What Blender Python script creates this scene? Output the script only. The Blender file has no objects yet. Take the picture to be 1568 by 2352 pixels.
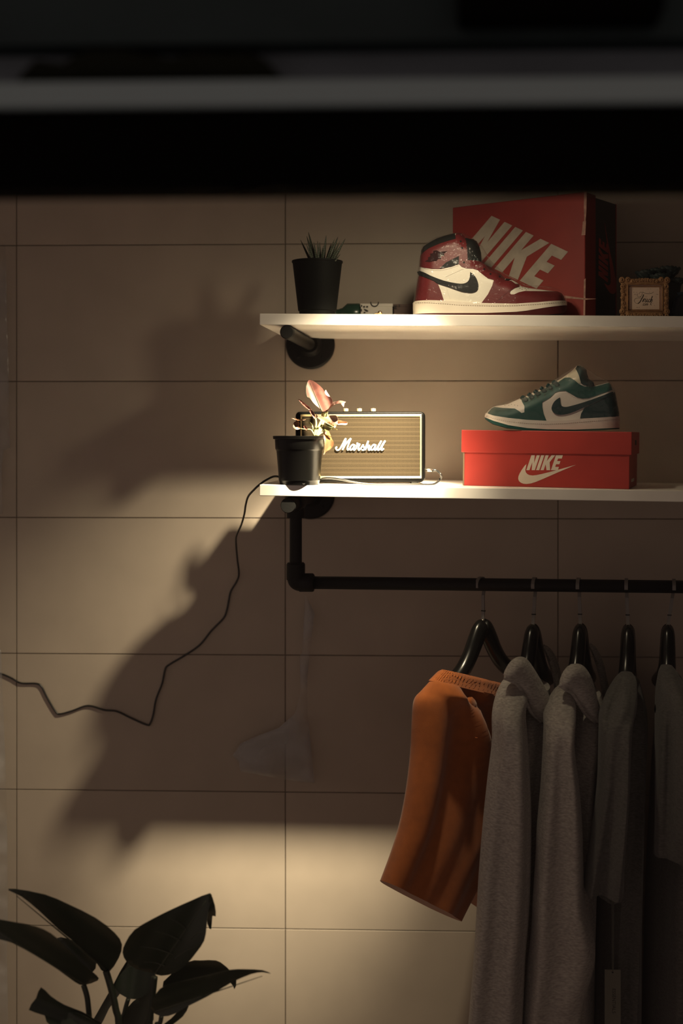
import bpy, bmesh, math, random
import numpy as np
from mathutils import Vector, Matrix
from mathutils.geometry import delaunay_2d_cdt
random.seed(7)
SC = bpy.context.scene
COL = SC.collection
# ------------------------------------------------------------------ camera
IW, IH = 1568.0, 2352.0
D = 2.8                      # camera to tiled wall, metres
F = 2926.0                   # focal length in pixels
CAM = Vector((0.0, -D, 1.6))
YAW = math.atan(0.0344)      # turned slightly left
PPX = 1080.0 - F * math.tan(YAW)
PPY = 991.0
cd = bpy.data.cameras.new('camera'); cam = bpy.data.objects.new('camera', cd); COL.objects.link(cam)
cd.sensor_fit = 'HORIZONTAL'; cd.sensor_width = 24.0; cd.lens = 24.0 * F / IW
cd.shift_x = (IW / 2 - PPX) / IW
cd.shift_y = (PPY - IH / 2) / IW
cd.clip_start = 0.05; cd.clip_end = 50
cam.location = CAM; cam.rotation_euler = (math.pi / 2, 0, YAW)
cd.dof.use_dof = True; cd.dof.focus_distance = 2.47; cd.dof.aperture_fstop = 1.95
SC.camera = cam
# ------------------------------------------------------------------ world, light, exposure
w = bpy.data.worlds.new('World'); SC.world = w; w.use_nodes = True
w.node_tree.nodes['Background'].inputs[0].default_value = (1.0, 0.70, 0.57, 1)
w.node_tree.nodes['Background'].inputs[1].default_value = 0.205
SC.view_settings.view_transform = 'Standard'; SC.view_settings.look = 'None'
SC.view_settings.exposure = 0.0; SC.view_settings.gamma = 1.0
try: SC.view_settings.use_curve_mapping = False
except Exception: pass
BEAM_W, FLOOD_W, SPILL_W, STRAY_W = 370.0, 64.0, 4.0, 1.5
SPOT_COL = (1.0, 0.82, 0.55)
# ------------------------------------------------------------------ pixel <-> world
FWD = Vector((-math.sin(YAW), math.cos(YAW), 0)); RGT = Vector((math.cos(YAW), math.sin(YAW), 0)); UP = Vector((0, 0, 1))
def ray(px, py): return FWD + RGT * ((px - PPX) / F) + UP * ((PPY - py) / F)
def P(px, py, d=0.0):
    """point at distance d in front of the tiled wall (wall plane y=0)"""
    r = ray(px, py); t = (-d - CAM.y) / r.y
    return CAM + r * t
def onplane(px, py, p0, n):
    r = ray(px, py); return CAM + r * ((p0 - CAM).dot(n) / r.dot(n))
def S(d): return F / (D - d)          # pixels per metre at depth d
# ------------------------------------------------------------------ materials
MATS = {}
def mat(name, col, rough=0.6, metal=0.0, var=0.0, vscale=40.0, bump=0.0, bscale=200.0, sheen=0.0, spec=0.5, rnd=0.0, coat=0.0, stretch=None):
    if name in MATS: return MATS[name]
    m = bpy.data.materials.new(name); m.use_nodes = True; nt = m.node_tree; b = nt.nodes['Principled BSDF']
    b.inputs['Base Color'].default_value = (*col, 1); b.inputs['Roughness'].default_value = rough; b.inputs['Metallic'].default_value = metal
    b.inputs['Specular IOR Level'].default_value = spec
    if sheen: b.inputs['Sheen Weight'].default_value = sheen
    if coat: b.inputs['Coat Weight'].default_value = coat; b.inputs['Coat Roughness'].default_value = 0.08
    tc = nt.nodes.new('ShaderNodeTexCoord'); src = tc.outputs['Object']
    if stretch:
        mp = nt.nodes.new('ShaderNodeMapping'); mp.inputs['Scale'].default_value = stretch
        nt.links.new(src, mp.inputs['Vector']); src = mp.outputs['Vector']
    if var:
        n = nt.nodes.new('ShaderNodeTexNoise'); n.inputs['Scale'].default_value = vscale; n.inputs['Detail'].default_value = 6
        nt.links.new(src, n.inputs['Vector'])
        r = nt.nodes.new('ShaderNodeMapRange'); r.inputs[1].default_value = 0.3; r.inputs[2].default_value = 0.7
        r.inputs[3].default_value = 1 - var; r.inputs[4].default_value = 1 + var
        nt.links.new(n.outputs['Fac'], r.inputs[0])
        mul = nt.nodes.new('ShaderNodeVectorMath'); mul.operation = 'SCALE'; mul.inputs[0].default_value = col
        nt.links.new(r.outputs[0], mul.inputs['Scale'])
        out = mul.outputs[0]
        if rnd:
            oi = nt.nodes.new('ShaderNodeObjectInfo'); r2 = nt.nodes.new('ShaderNodeMapRange')
            r2.inputs[3].default_value = 1 - rnd; r2.inputs[4].default_value = 1 + rnd
            nt.links.new(oi.outputs['Random'], r2.inputs[0])
            m2 = nt.nodes.new('ShaderNodeVectorMath'); m2.operation = 'SCALE'
            nt.links.new(out, m2.inputs[0]); nt.links.new(r2.outputs[0], m2.inputs['Scale']); out = m2.outputs[0]
        nt.links.new(out, b.inputs['Base Color'])
    if bump:
        n = nt.nodes.new('ShaderNodeTexNoise'); n.inputs['Scale'].default_value = bscale; n.inputs['Detail'].default_value = 4
        nt.links.new(src, n.inputs['Vector'])
        bp = nt.nodes.new('ShaderNodeBump'); bp.inputs['Strength'].default_value = bump; bp.inputs['Distance'].default_value = 0.002
        nt.links.new(n.outputs['Fac'], bp.inputs['Height']); nt.links.new(bp.outputs[0], b.inputs['Normal'])
    MATS[name] = m; return m
def clear_film(name, tint, gloss, rough, bump, bscale, haze=0.0, hazecol=(0.8, 0.8, 0.8), hazevar=0):
    m = bpy.data.materials.new(name); m.use_nodes = True; nt = m.node_tree; nt.nodes.clear()
    o = nt.nodes.new('ShaderNodeOutputMaterial'); t = nt.nodes.new('ShaderNodeBsdfTransparent'); t.inputs[0].default_value = (*tint, 1)
    g = nt.nodes.new('ShaderNodeBsdfGlossy'); g.inputs['Roughness'].default_value = rough
    fr = nt.nodes.new('ShaderNodeFresnel'); fr.inputs[0].default_value = 1.45
    mx = nt.nodes.new('ShaderNodeMixShader'); ml = nt.nodes.new('ShaderNodeMath'); ml.operation = 'MULTIPLY'; ml.inputs[1].default_value = gloss
    gm = nt.nodes.new('ShaderNodeNewGeometry'); sb = nt.nodes.new('ShaderNodeMath'); sb.operation = 'SUBTRACT'; sb.inputs[0].default_value = 1.0
    nt.links.new(gm.outputs['Backfacing'], sb.inputs[1]); m3 = nt.nodes.new('ShaderNodeMath'); m3.operation = 'MULTIPLY'
    nt.links.new(fr.outputs[0], ml.inputs[0]); nt.links.new(ml.outputs[0], m3.inputs[0]); nt.links.new(sb.outputs[0], m3.inputs[1]); nt.links.new(m3.outputs[0], mx.inputs[0])
    if bump:
        tc = nt.nodes.new('ShaderNodeTexCoord'); n = nt.nodes.new('ShaderNodeTexNoise'); n.inputs['Scale'].default_value = bscale; n.inputs['Detail'].default_value = 3
        nt.links.new(tc.outputs['Object'], n.inputs['Vector'])
        bp = nt.nodes.new('ShaderNodeBump'); bp.inputs['Strength'].default_value = bump; bp.inputs['Distance'].default_value = 0.004
        nt.links.new(n.outputs['Fac'], bp.inputs['Height']); nt.links.new(bp.outputs[0], g.inputs['Normal'])
    base = t.outputs[0]
    if haze:
        df = nt.nodes.new('ShaderNodeBsdfDiffuse'); df.inputs[0].default_value = (*hazecol, 1)
        m2 = nt.nodes.new('ShaderNodeMixShader'); m2.inputs[0].default_value = haze
        if hazevar:
            tc2 = nt.nodes.new('ShaderNodeTexCoord'); n2 = nt.nodes.new('ShaderNodeTexNoise'); n2.inputs['Scale'].default_value = hazevar; n2.inputs['Detail'].default_value = 1.5
            mr = nt.nodes.new('ShaderNodeMapRange'); mr.inputs[1].default_value = 0.36; mr.inputs[2].default_value = 0.62; mr.inputs[3].default_value = 0.02; mr.inputs[4].default_value = haze
            nt.links.new(tc2.outputs['Object'], n2.inputs['Vector']); nt.links.new(n2.outputs['Fac'], mr.inputs[0]); nt.links.new(mr.outputs[0], m2.inputs[0])
        nt.links.new(t.outputs[0], m2.inputs[1]); nt.links.new(df.outputs[0], m2.inputs[2]); base = m2.outputs[0]
    nt.links.new(base, mx.inputs[1]); nt.links.new(g.outputs[0], mx.inputs[2]); nt.links.new(mx.outputs[0], o.inputs[0])
    MATS[name] = m; return m
mTile = mat('tile', (0.47, 0.405, 0.335), 0.42, var=0.05, vscale=9, bump=0.02, bscale=60, rnd=0.03, spec=0.3)
mGrout = mat('grout', (0.22, 0.18, 0.14), 0.95, var=0.2, vscale=60)
mShelf = mat('white_laminate', (0.86, 0.82, 0.76), 0.42, var=0.05, vscale=18)
mPipe = mat('black_pipe', (0.006, 0.006, 0.006), 0.55, spec=0.2, bump=0.08, bscale=300)
mBlack = mat('black_plastic', (0.0024, 0.0024, 0.0022), 0.30, spec=0.20)
mBlackM = mat('matte_black_plastic', (0.006, 0.0065, 0.006), 0.6, spec=0.08)
mBeam = mat('black_steel', (0.002, 0.002, 0.002), 0.9, spec=0.03)
mGrey = mat('aluminium_trim', (0.215, 0.295, 0.33), 0.6, spec=0.2)
mFascia = mat('grey_fascia', (0.14, 0.18, 0.225), 0.8, var=0.15, vscale=6)
mBlind = mat('dark_teal_panel', (0.026, 0.040, 0.045), 0.9, var=0.2, spec=0.1, vscale=5)
mDark = mat('dark_cloth', (0.010, 0.012, 0.009), 0.95, spec=0.05)
mFloor = mat('floor_board', (0.30, 0.23, 0.16), 0.5, var=0.2, vscale=12)
mCeil = mat('ceiling_paint', (0.5, 0.48, 0.45), 0.9, var=0.05)
mCeil2 = mat('dark_grey_paint', (0.10, 0.10, 0.095), 0.9, var=0.05)
# ------------------------------------------------------------------ mesh helpers
ORDER = []
def link(name, me, m=None, parent=None, smooth=False):
    o = bpy.data.objects.new(name, me); COL.objects.link(o); ORDER.append(o)
    if m is not None: me.materials.append(m)
    if smooth:
        for p in me.polygons: p.use_smooth = True
    if parent is not None:
        o.parent = parent; o.matrix_parent_inverse = Matrix.Translation(-parent.location) if parent.type == 'EMPTY' else Matrix.Identity(4)
    return o
def mesh(name, V, Fc, m=None, parent=None, smooth=False):
    me = bpy.data.meshes.new(name); me.from_pydata([tuple(v) for v in V], [], Fc); me.update()
    bm = bmesh.new(); bm.from_mesh(me); bmesh.ops.recalc_face_normals(bm, faces=bm.faces); bm.to_mesh(me); bm.free()
    return link(name, me, m, parent, smooth)
def tag(o, label, cat, group=None, kind=None):
    o['label'] = label; o['category'] = cat
    if group: o['group'] = group
    if kind: o['kind'] = kind
    return o
def thing(name, label, cat, loc, group=None):
    o = bpy.data.objects.new(name, None); COL.objects.link(o); o.location = loc; o.empty_display_size = 0.05
    return tag(o, label, cat, group)
def struct(o): o['kind'] = 'structure'; return o
def geo_box(x0, x1, y0, y1, z0, z1, bev=0.0, seg=2):
    bm = bmesh.new(); bmesh.ops.create_cube(bm, size=1)
    for v in bm.verts:
        v.co = Vector((x0 + (v.co.x + .5) * (x1 - x0), y0 + (v.co.y + .5) * (y1 - y0), z0 + (v.co.z + .5) * (z1 - z0)))
    if bev: bmesh.ops.bevel(bm, geom=list(bm.edges), offset=bev, segments=seg, profile=0.5, affect='EDGES')
    return bm
def from_bm(name, bm, m, parent=None, smooth=False, mtx=None):
    if mtx is not None: bm.transform(mtx)
    bmesh.ops.recalc_face_normals(bm, faces=bm.faces)
    me = bpy.data.meshes.new(name); bm.to_mesh(me); bm.free()
    return link(name, me, m, parent, smooth)
def box(name, x0, x1, y0, y1, z0, z1, m, parent=None, bev=0.0, mtx=None, seg=2):
    return from_bm(name, geo_box(x0, x1, y0, y1, z0, z1, bev, seg), m, parent, False, mtx)
def lathe_geo(prof, n=40, c=(0, 0, 0), axis='z'):
    V, Fc = [], []
    for (r, z) in prof:
        for k in range(n):
            a = 2 * math.pi * k / n
            p = (r * math.cos(a), r * math.sin(a), z)
            if axis == 'y': p = (p[0], p[2], p[1])
            elif axis == 'x': p = (p[2], p[0], p[1])
            V.append(Vector(p) + Vector(c))
    for i in range(len(prof) - 1):
        for k in range(n):
            Fc.append((i * n + k, i * n + (k + 1) % n, (i + 1) * n + (k + 1) % n, (i + 1) * n + k))
    Fc.append(tuple(range(n))); Fc.append(tuple((len(prof) - 1) * n + k for k in range(n)))
    return V, Fc
def lathe(name, prof, c, m, parent=None, n=40, axis='z', smooth=True):
    V, Fc = lathe_geo(prof, n, c, axis); o = mesh(name, V, Fc, m, parent, smooth)
    if smooth: sharp(o)
    return o
def sharp(o, ang=35):
    me = o.data
    bm = bmesh.new(); bm.from_mesh(me)
    for e in bm.edges:
        if len(e.link_faces) == 2 and e.calc_face_angle(0) > math.radians(ang): e.smooth = False
    bm.to_mesh(me); bm.free()
def spline(pts, sub=6):
    pts = [Vector(p) for p in pts]; out = []
    for i in range(len(pts) - 1):
        p0 = pts[max(i - 1, 0)]; p1 = pts[i]; p2 = pts[i + 1]; p3 = pts[min(i + 2, len(pts) - 1)]
        for k in range(sub):
            t = k / sub
            out.append(0.5 * ((2 * p1) + (p2 - p0) * t + (2 * p0 - 5 * p1 + 4 * p2 - p3) * t * t + (-p0 + 3 * p1 - 3 * p2 + p3) * t ** 3))
    out.append(pts[-1]); return out
def tube_geo(pts, r, n=8, V=None, Fc=None, flat=1.0):
    V = [] if V is None else V; Fc = [] if Fc is None else Fc
    b = len(V); pts = [Vector(p) for p in pts]; rr = r if isinstance(r, (list, tuple)) else [r] * len(pts)
    up = None
    for i, p in enumerate(pts):
        t = (pts[min(i + 1, len(pts) - 1)] - pts[max(i - 1, 0)])
        if t.length < 1e-9: t = Vector((0, 0, 1))
        t.normalize()
        if up is None: up = t.orthogonal().normalized()
        up = (up - t * up.dot(t))
        up = up.normalized() if up.length > 1e-6 else t.orthogonal().normalized()
        s = t.cross(up)
        for k in range(n):
            a = 2 * math.pi * k / n
            V.append(p + up * (math.cos(a) * rr[i]) + s * (math.sin(a) * rr[i] * flat))
    for i in range(len(pts) - 1):
        for k in range(n):
            Fc.append((b + i * n + k, b + i * n + (k + 1) % n, b + (i + 1) * n + (k + 1) % n, b + (i + 1) * n + k))
    Fc.append(tuple(b + k for k in range(n))); Fc.append(tuple(b + (len(pts) - 1) * n + k for k in range(n)))
    return V, Fc
def tube(name, pts, r, m, parent=None, n=10, flat=1.0):
    V, Fc = tube_geo(pts, r, n, flat=flat); return mesh(name, V, Fc, m, parent, True)
def resample(poly, step):
    out = []
    for i in range(len(poly)):
        a = np.array(poly[i], float); b = np.array(poly[(i + 1) % len(poly)], float)
        k = max(1, int(math.ceil(np.linalg.norm(b - a) / step)))
        for j in range(k): out.append(tuple(a + (b - a) * j / k))
    return out
def smooth_poly(poly, sub=3):
    """closed Catmull-Rom"""
    n = len(poly); out = []
    Q = [Vector((p[0], p[1])) for p in poly]
    for i in range(n):
        p0, p1, p2, p3 = Q[i - 1], Q[i], Q[(i + 1) % n], Q[(i + 2) % n]
        for k in range(sub):
            t = k / sub
            v = 0.5 * ((2 * p1) + (p2 - p0) * t + (2 * p0 - 5 * p1 + 4 * p2 - p3) * t * t + (-p0 + 3 * p1 - 3 * p2 + p3) * t ** 3)
            out.append((v.x, v.y))
    return out
def inside(pts, poly):
    x, y = pts[:, 0], pts[:, 1]; r = np.zeros(len(pts), bool); n = len(poly); j = n - 1
    for i in range(n):
        xi, yi = poly[i]; xj, yj = poly[j]
        if yi != yj:
            r ^= ((yi > y) != (yj > y)) & (x < (xj - xi) * (y - yi) / (yj - yi) + xi)
        j = i
    return r
def segdist(pts, segs):
    pts = np.asarray(pts, float); best = np.full(len(pts), 1e9)
    for (a, b) in segs:
        a = np.array(a, float); b = np.array(b, float); ab = b - a; L = max(ab @ ab, 1e-12)
        t = np.clip(((pts - a) @ ab) / L, 0, 1); q = a + t[:, None] * ab
        best = np.minimum(best, np.hypot(*(pts - q).T))
    return best
def tri2d(poly, step):
    """triangulated polygon with interior points -> (points Nx2, tris, boundary loop edges)"""
    o = resample(poly, step); oa = np.array(o)
    xs = np.arange(oa[:, 0].min(), oa[:, 0].max(), step); ys = np.arange(oa[:, 1].min(), oa[:, 1].max(), step)
    g = np.array([(x + (0.5 * step if j % 2 else 0), y) for j, y in enumerate(ys) for x in xs]).reshape(-1, 2)
    if len(g):
        g = g[inside(g, o)]
        if len(g): g = g[segdist(g, [(o[i], o[(i + 1) % len(o)]) for i in range(len(o))]) > 0.45 * step]
    allp = [Vector((float(p[0]), float(p[1]))) for p in o] + [Vector((float(p[0]), float(p[1]))) for p in g]
    n = len(o)
    r = delaunay_2d_cdt(allp, [(i, (i + 1) % n) for i in range(n)], [], 1, 1e-6)
    pts = np.array([(v.x, v.y) for v in r[0]]); tris = [tuple(f) for f in r[2]]
    cnt = {}
    for f in tris:
        for i in range(len(f)):
            a, b = f[i], f[(i + 1) % len(f)]; k = (min(a, b), max(a, b)); cnt.setdefault(k, []).append((a, b))
    be = [v[0] for v in cnt.values() if len(v) == 1]
    return pts, tris, be
class Pillow:
    """side-view outline (px) swollen to a solid; depth d0 + gx*(px-x0)"""
    def __init__(s, outline, d0, W, R, x0=0, gx=0.0, gy=0.0, y0=0, flat=None, Wx=None, dy=0.0):
        s.o = outline; s.d0 = d0; s.W = W; s.R = R; s.x0 = x0; s.gx = gx; s.gy = gy; s.y0 = y0; s.Wx = Wx; s.dy = dy
        n = len(outline); fl = flat or set()
        s.segs = [(outline[i], outline[(i + 1) % n]) for i in range(n) if i not in fl]
    def w(s, pts):
        d = segdist(pts, s.segs); u = np.clip(d / s.R, 0, 1); W = s.W
        if s.Wx is not None: W = np.interp(np.asarray(pts)[:, 0], s.Wx[0], s.Wx[1])
        return W * np.sqrt(np.clip(1 - (1 - u) ** 2, 0, 1))
    def d(s, pts):
        pts = np.asarray(pts); return s.d0 + s.gx * (pts[:, 0] - s.x0) + s.gy * (pts[:, 1] - s.y0)
    def base(s, pts):
        dd = s.d(pts); return [P(p[0], p[1], k) + Vector((0, 0, s.dy)) for p, k in zip(pts, dd)]
    def solid(s, name, m, parent, step=5, noise=None, extra=0.0):
        pts, tris, be = tri2d(s.o, step); W = s.w(pts) + extra
        if noise is not None: W = W + noise(pts) * np.clip(W / max(s.W, 1e-6) * 2, 0, 1)
        b = s.base(pts); n = len(pts)
        V = [p + Vector((0, -float(k), 0)) for p, k in zip(b, W)] + [p + Vector((0, float(k), 0)) for p, k in zip(b, W)]
        Fc = list(tris) + [tuple(n + i for i in reversed(f)) for f in tris] + [(a, a + n, c + n, c) for a, c in be]
        o = mesh(name, V, Fc, m, parent, True); sharp(o, 60); return o
    def panel(s, name, poly, m, parent, off=0.0015, step=5, both=True, label=None):
        pts, tris, be = tri2d(poly, step); W = s.w(pts); b = s.base(pts); n = len(pts)
        for sg in ((1, -1) if both else (1,)):
            V = [p + Vector((0, -sg * (float(k) + off), 0)) for p, k in zip(b, W)]
            Fc = list(tris)
            V2 = [v.copy() for v in V]; V3 = [v + Vector((0, sg * (off + 0.001), 0)) for v in V]
            Fc += [(n + a, n + c, 2 * n + c, 2 * n + a) for a, c in be]
            o = mesh(name, V + V2 + V3, Fc, m, parent, True); o2 = o
            used = set(i for f in Fc for i in f)
            bm = bmesh.new(); bm.from_mesh(o.data)
            bmesh.ops.delete(bm, geom=[v for v in bm.verts if not v.link_faces], context='VERTS'); bm.to_mesh(o.data); bm.free()
            if label and sg == 1: o['label'] = label
        return o2
def decal(name, polys, p0, n, m, parent, th=0.0004, tf=None):
    """flat print: pixel outlines laid on a real plane"""
    V, Fc = [], []
    n = n.normalized()
    for poly in polys:
        pts, tris, be = tri2d(poly, 1e6 if len(poly) < 3 else 60)
        b = len(V); k = len(pts)
        q = [onplane(p[0], p[1], p0, n) for p in pts]
        V += [v + n * th for v in q] + [v + n * 0.00005 for v in q]
        Fc += [tuple(b + i for i in f) for f in tris] + [(b + a, b + a + k, b + c + k, b + c) for a, c in be]
    return mesh(name, V, Fc, m, parent)
def text_mesh(txt, size=1.0):
    cu = bpy.data.curves.new('lettering', 'FONT'); cu.body = txt; cu.size = size; cu.align_x = 'CENTER'; cu.align_y = 'CENTER'; cu.extrude = 0.0
    o = bpy.data.objects.new('lettering', cu); COL.objects.link(o)
    dg = bpy.context.evaluated_depsgraph_get(); dg.update()
    me = bpy.data.meshes.new_from_object(o.evaluated_get(dg)); bpy.data.objects.remove(o); return me
def text(name, txt, c, xdir, ydir, width, m, parent, th=0.0004):
    me = text_mesh(txt); xs = [v.co.x for v in me.vertices]; ys = [v.co.y for v in me.vertices]
    W = max(xs) - min(xs); s = width / W; cx = (max(xs) + min(xs)) / 2; cy = (max(ys) + min(ys)) / 2
    xdir = xdir.normalized(); ydir = ydir.normalized(); n = xdir.cross(ydir)
    for v in me.vertices: v.co = c + xdir * ((v.co.x - cx) * s) + ydir * ((v.co.y - cy) * s) + n * th
    return link(name, me, m, parent)
GS = -0.072
def loft(name, rings, m, parent, n=40, sub=5, folds=0.06, k=5, seed=0, power=2.4, cap=True):
    """rings: (py, pxL, pxR, depth centre, depth half) -> hanging cloth tube"""
    rnd = random.Random(seed); ph = [rnd.uniform(0, 6.28) for _ in range(6)]
    R = spline3(rings, sub); V = []
    for i, (py, a, b, d, dh) in enumerate(R):
        d += GS
        c = P((a + b) / 2, py, d); hx = (b - a) / 2 / S(d); t = i / (len(R) - 1)
        for j in range(n):
            th = 2 * math.pi * j / n; cs, sn = math.cos(th), math.sin(th)
            e = 2 / power
            ux = math.copysign(abs(cs) ** e, cs); uy = math.copysign(abs(sn) ** e, sn)
            f = 1 + folds * min(1, 3 * t) * (math.sin(k * th + ph[0] + 3 * t) + 0.6 * math.sin((k + 2) * th + ph[1] - 4 * t) + 0.4 * math.sin(2 * th + ph[2] + 9 * t))
            # keep the outline, fold only the faces turned to the viewer
            V.append(c + Vector((hx * ux * (1 + (f - 1) * 0.35), -dh * uy * f, 0)))
    N = len(R); Fc = [(i * n + j, i * n + (j + 1) % n, (i + 1) * n + (j + 1) % n, (i + 1) * n + j) for i in range(N - 1) for j in range(n)]
    if cap: Fc.append(tuple(range(n))); Fc.append(tuple((N - 1) * n + j for j in range(n)))
    o = mesh(name, V, Fc, m, parent, True); sharp(o, 60); return o
def spline3(rows, sub):
    A = np.array(rows, float); out = []
    for i in range(len(A) - 1):
        p0, p1, p2, p3 = A[max(i - 1, 0)], A[i], A[i + 1], A[min(i + 2, len(A) - 1)]
        for q in range(sub):
            t = q / sub
            out.append(tuple(0.5 * (2 * p1 + (p2 - p0) * t + (2 * p0 - 5 * p1 + 4 * p2 - p3) * t * t + (-p0 + 3 * p1 - 3 * p2 + p3) * t ** 3)))
    out.append(tuple(A[-1])); return out
def Z(s, ox, oy, pts): return [(ox + p[0] * s, oy + p[1] * s) for p in pts]
# ================================================================== SETTING
TP, TH = 0.6, 0.3024
X0 = P(655, 1190, 0).x; Z0 = P(655, 1190, 0).z
wall = struct(box('wall_back', -2.2, 1.15, 0.004, 0.16, 0.0, 2.7, mGrout))
def tile_mesh():
    g, b, t = 0.0011, 0.0004, 0.004; w2, h2 = TP / 2 - g, TH / 2 - g
    V = [(-w2, t, -h2), (w2, t, -h2), (w2, t, h2), (-w2, t, h2), (-w2, b, -h2), (w2, b, -h2), (w2, b, h2), (-w2, b, h2),
         (-w2 + b, 0, -h2 + b), (w2 - b, 0, -h2 + b), (w2 - b, 0, h2 - b), (-w2 + b, 0, h2 - b)]
    Fc = [(8, 11, 10, 9)]
    for i in range(4):
        j = (i + 1) % 4; Fc += [(i, j, 4 + j, 4 + i), (4 + i, 4 + j, 8 + j, 8 + i)]
    me = bpy.data.meshes.new('tile'); me.from_pydata(V, [], Fc); me.update()
    bm = bmesh.new(); bm.from_mesh(me); bmesh.ops.recalc_face_normals(bm, faces=bm.faces); bm.to_mesh(me); bm.free(); me.materials.append(mTile); return me
TM = tile_mesh()
for c in range(-3, 3):
    for r in range(-4, 5):
        zc = Z0 + (r + 0.5) * TH
        if zc - TH / 2 < 0.0 or zc + TH / 2 > 2.7: continue
        o = bpy.data.objects.new('tile', TM); COL.objects.link(o); o.parent = wall
        o.location = (X0 + (c + 0.5) * TP, 0.0, zc)
        o.rotation_euler = (random.uniform(-.0003, .0003), 0, random.uniform(-.0003, .0003))
struct(box('floor', -2.2, 1.6, -1.9, 0.16, -0.05, 0.0, mFloor))
struct(box('wall_right_added', 0.93, 1.03, -1.7, 0.004, 0.0, 2.7, mCeil2))  # unseen wall, added to block ambient light from the right
struct(box('ceiling', -2.2, 1.6, -1.9, 0.16, 2.7, 2.75, mCeil))
# shop window: black steel beam, sill trim, opaque fascia above, glass below
ZB = 1.12                                   # camera to beam
def PB(py, z=ZB): return P(784, py, D - z).z
WB = D - ZB
beam = box('trim_1', -2.2, 1.6, -WB, -WB + 0.05, PB(432), PB(243), mBeam, bev=0.002); struct(beam)
sill = box('trim_2', -2.2, 1.6, -WB - 0.012, -WB + 0.05, PB(246), PB(188), mGrey, bev=0.003); struct(sill)
fas = struct(box('wall_fascia', -2.2, 1.6, -WB + 0.055, -WB + 0.075, PB(246, ZB + .06), PB(95, ZB + .06), mFascia))
hd = struct(box('wall_header', -2.2, 1.6, -WB + 0.02, -WB + 0.075, PB(96, ZB + .02), 2.7, mBlind))
mGlass = clear_film('window_glass', (0.985, 0.99, 0.985), 0.35, 0.0, 0, 1)
win = box('window_1', -2.2, 1.6, -WB + 0.022, -WB + 0.028, 0.0, PB(432) + 0.004, mGlass); struct(win)
struct(box('trim_3', -2.2, 1.6, -WB - 0.01, -WB + 0.06, 0.0, 0.08, mBeam))
# soft dark bundle lying on the sill, and dark box under the header
def bundle(pxs, top, d):
    V, Fc = [], []; base = PB(189, ZB)
    n = len(pxs)
    for i, (px, py) in enumerate(pxs):
        c = P(px, py, d); z1 = c.z
        for a in range(10):
            t = math.pi * 2 * a / 10
            V.append(Vector((c.x, -d + 0.022 * math.cos(t), base + (z1 - base) * (0.5 + 0.5 * math.sin(t)))))
    for i in range(n - 1):
        for a in range(10): Fc.append((i * 10 + a, i * 10 + (a + 1) % 10, (i + 1) * 10 + (a + 1) % 10, (i + 1) * 10 + a))
    Fc.append(tuple(range(10))); Fc.append(tuple((n - 1) * 10 + a for a in range(10)))
    return V, Fc
V, Fc = bundle([(60, 180), (90, 140), (150, 150), (200, 118), (280, 112), (340, 128), (400, 140), (450, 118), (520, 125), (570, 120), (610, 140), (650, 182)], 0, WB - 0.03)
tag(mesh('cloth_bundle', V, Fc, mDark, None, True), 'low dark rumpled bundle lying on the pale sill above the beam', 'cloth')
a = P(1050, 50, WB + 0.01); b = P(1520, 50, WB + 0.01)
o = box('junction_box', a.x, b.x, -WB - 0.03, -WB + 0.02, a.z, a.z + 0.06, mBeam, bev=0.006); tag(o, 'flat black box fixed under the top edge above the beam', 'box')
# ================================================================== SHELVES AND PIPES
SD = 0.365
class Shelf: pass
def make_shelf(py0, py1, label, thick_px=26):
    s = Shelf(); a = P(596, py0, SD); b = P(1568, py1, SD); s.a = a; s.slope = (b.z - a.z) / (b.x - a.x); s.ang = math.atan(s.slope)
    L = 1.25; th = thick_px / S(SD)
    mt = Matrix.Translation(a) @ Matrix.Rotation(-s.ang, 4, 'Y')
    s.o = from_bm('wall_shelf', geo_box(0, L, 0.0, SD - 0.0, -th, 0, 0.0012, 2), mShelf, None, False, mt)
    tag(s.o, label, 'shelf'); s.th = th
    s.z = lambda x: a.z + (x - a.x) * s.slope
    s.rot = Matrix.Rotation(-s.ang, 4, 'Y'); return s
S1 = make_shelf(720, 726, 'upper white shelf board carrying the red and white high-top shoe')
S2 = make_shelf(1113, 1127, 'lower white shelf board carrying the speaker and the red shoe box')
def tubeY(parent, name, c, r, y0, y1, m=mPipe, n=28): return lathe(name, [(r * .9, y0), (r, y0 + .0015), (r, y1)], (c.x, 0, c.z), m, parent, n, 'y')
RP = 0.0128
def bracket(px_f, py_f, px_b, py_b, label):
    bk = P(px_b, py_b, 0.0); t = thing('pipe_bracket', label, 'bracket', (bk.x, -0.0, bk.z), 'pipe brackets under the shelves')
    lathe('wall_flange', [(0.054, 0), (0.054, -0.005), (0.050, -0.009), (0.027, -0.012), (0.021, -0.026), (0.019, -0.028)], (bk.x, 0, bk.z), mPipe, t, 48, 'y')
    for q in range(4):
        an = math.pi / 4 + q * math.pi / 2
        lathe('screw', [(0.0045, -0.008), (0.0045, -0.0105), (0.003, -0.0115)], (bk.x + .038 * math.cos(an), 0, bk.z + .038 * math.sin(an)), mPipe, t, 12, 'y')
    return t, bk
t1, bk = bracket(656, 762, 713, 792, 'black pipe bracket with round wall flange under the upper shelf')
zt = S1.z(bk.x) - S1.th - RP - 0.0006
lathe('pipe', [(RP, -0.012), (RP, -0.352)], (bk.x, 0, zt), mPipe, t1, 28, 'y')
lathe('end_cap', [(RP * 1.0, -0.345), (RP + .001, -0.346), (RP + .001, -0.360), (RP - .001, -0.363)], (bk.x, 0, zt), mPipe, t1, 28, 'y')
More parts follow.
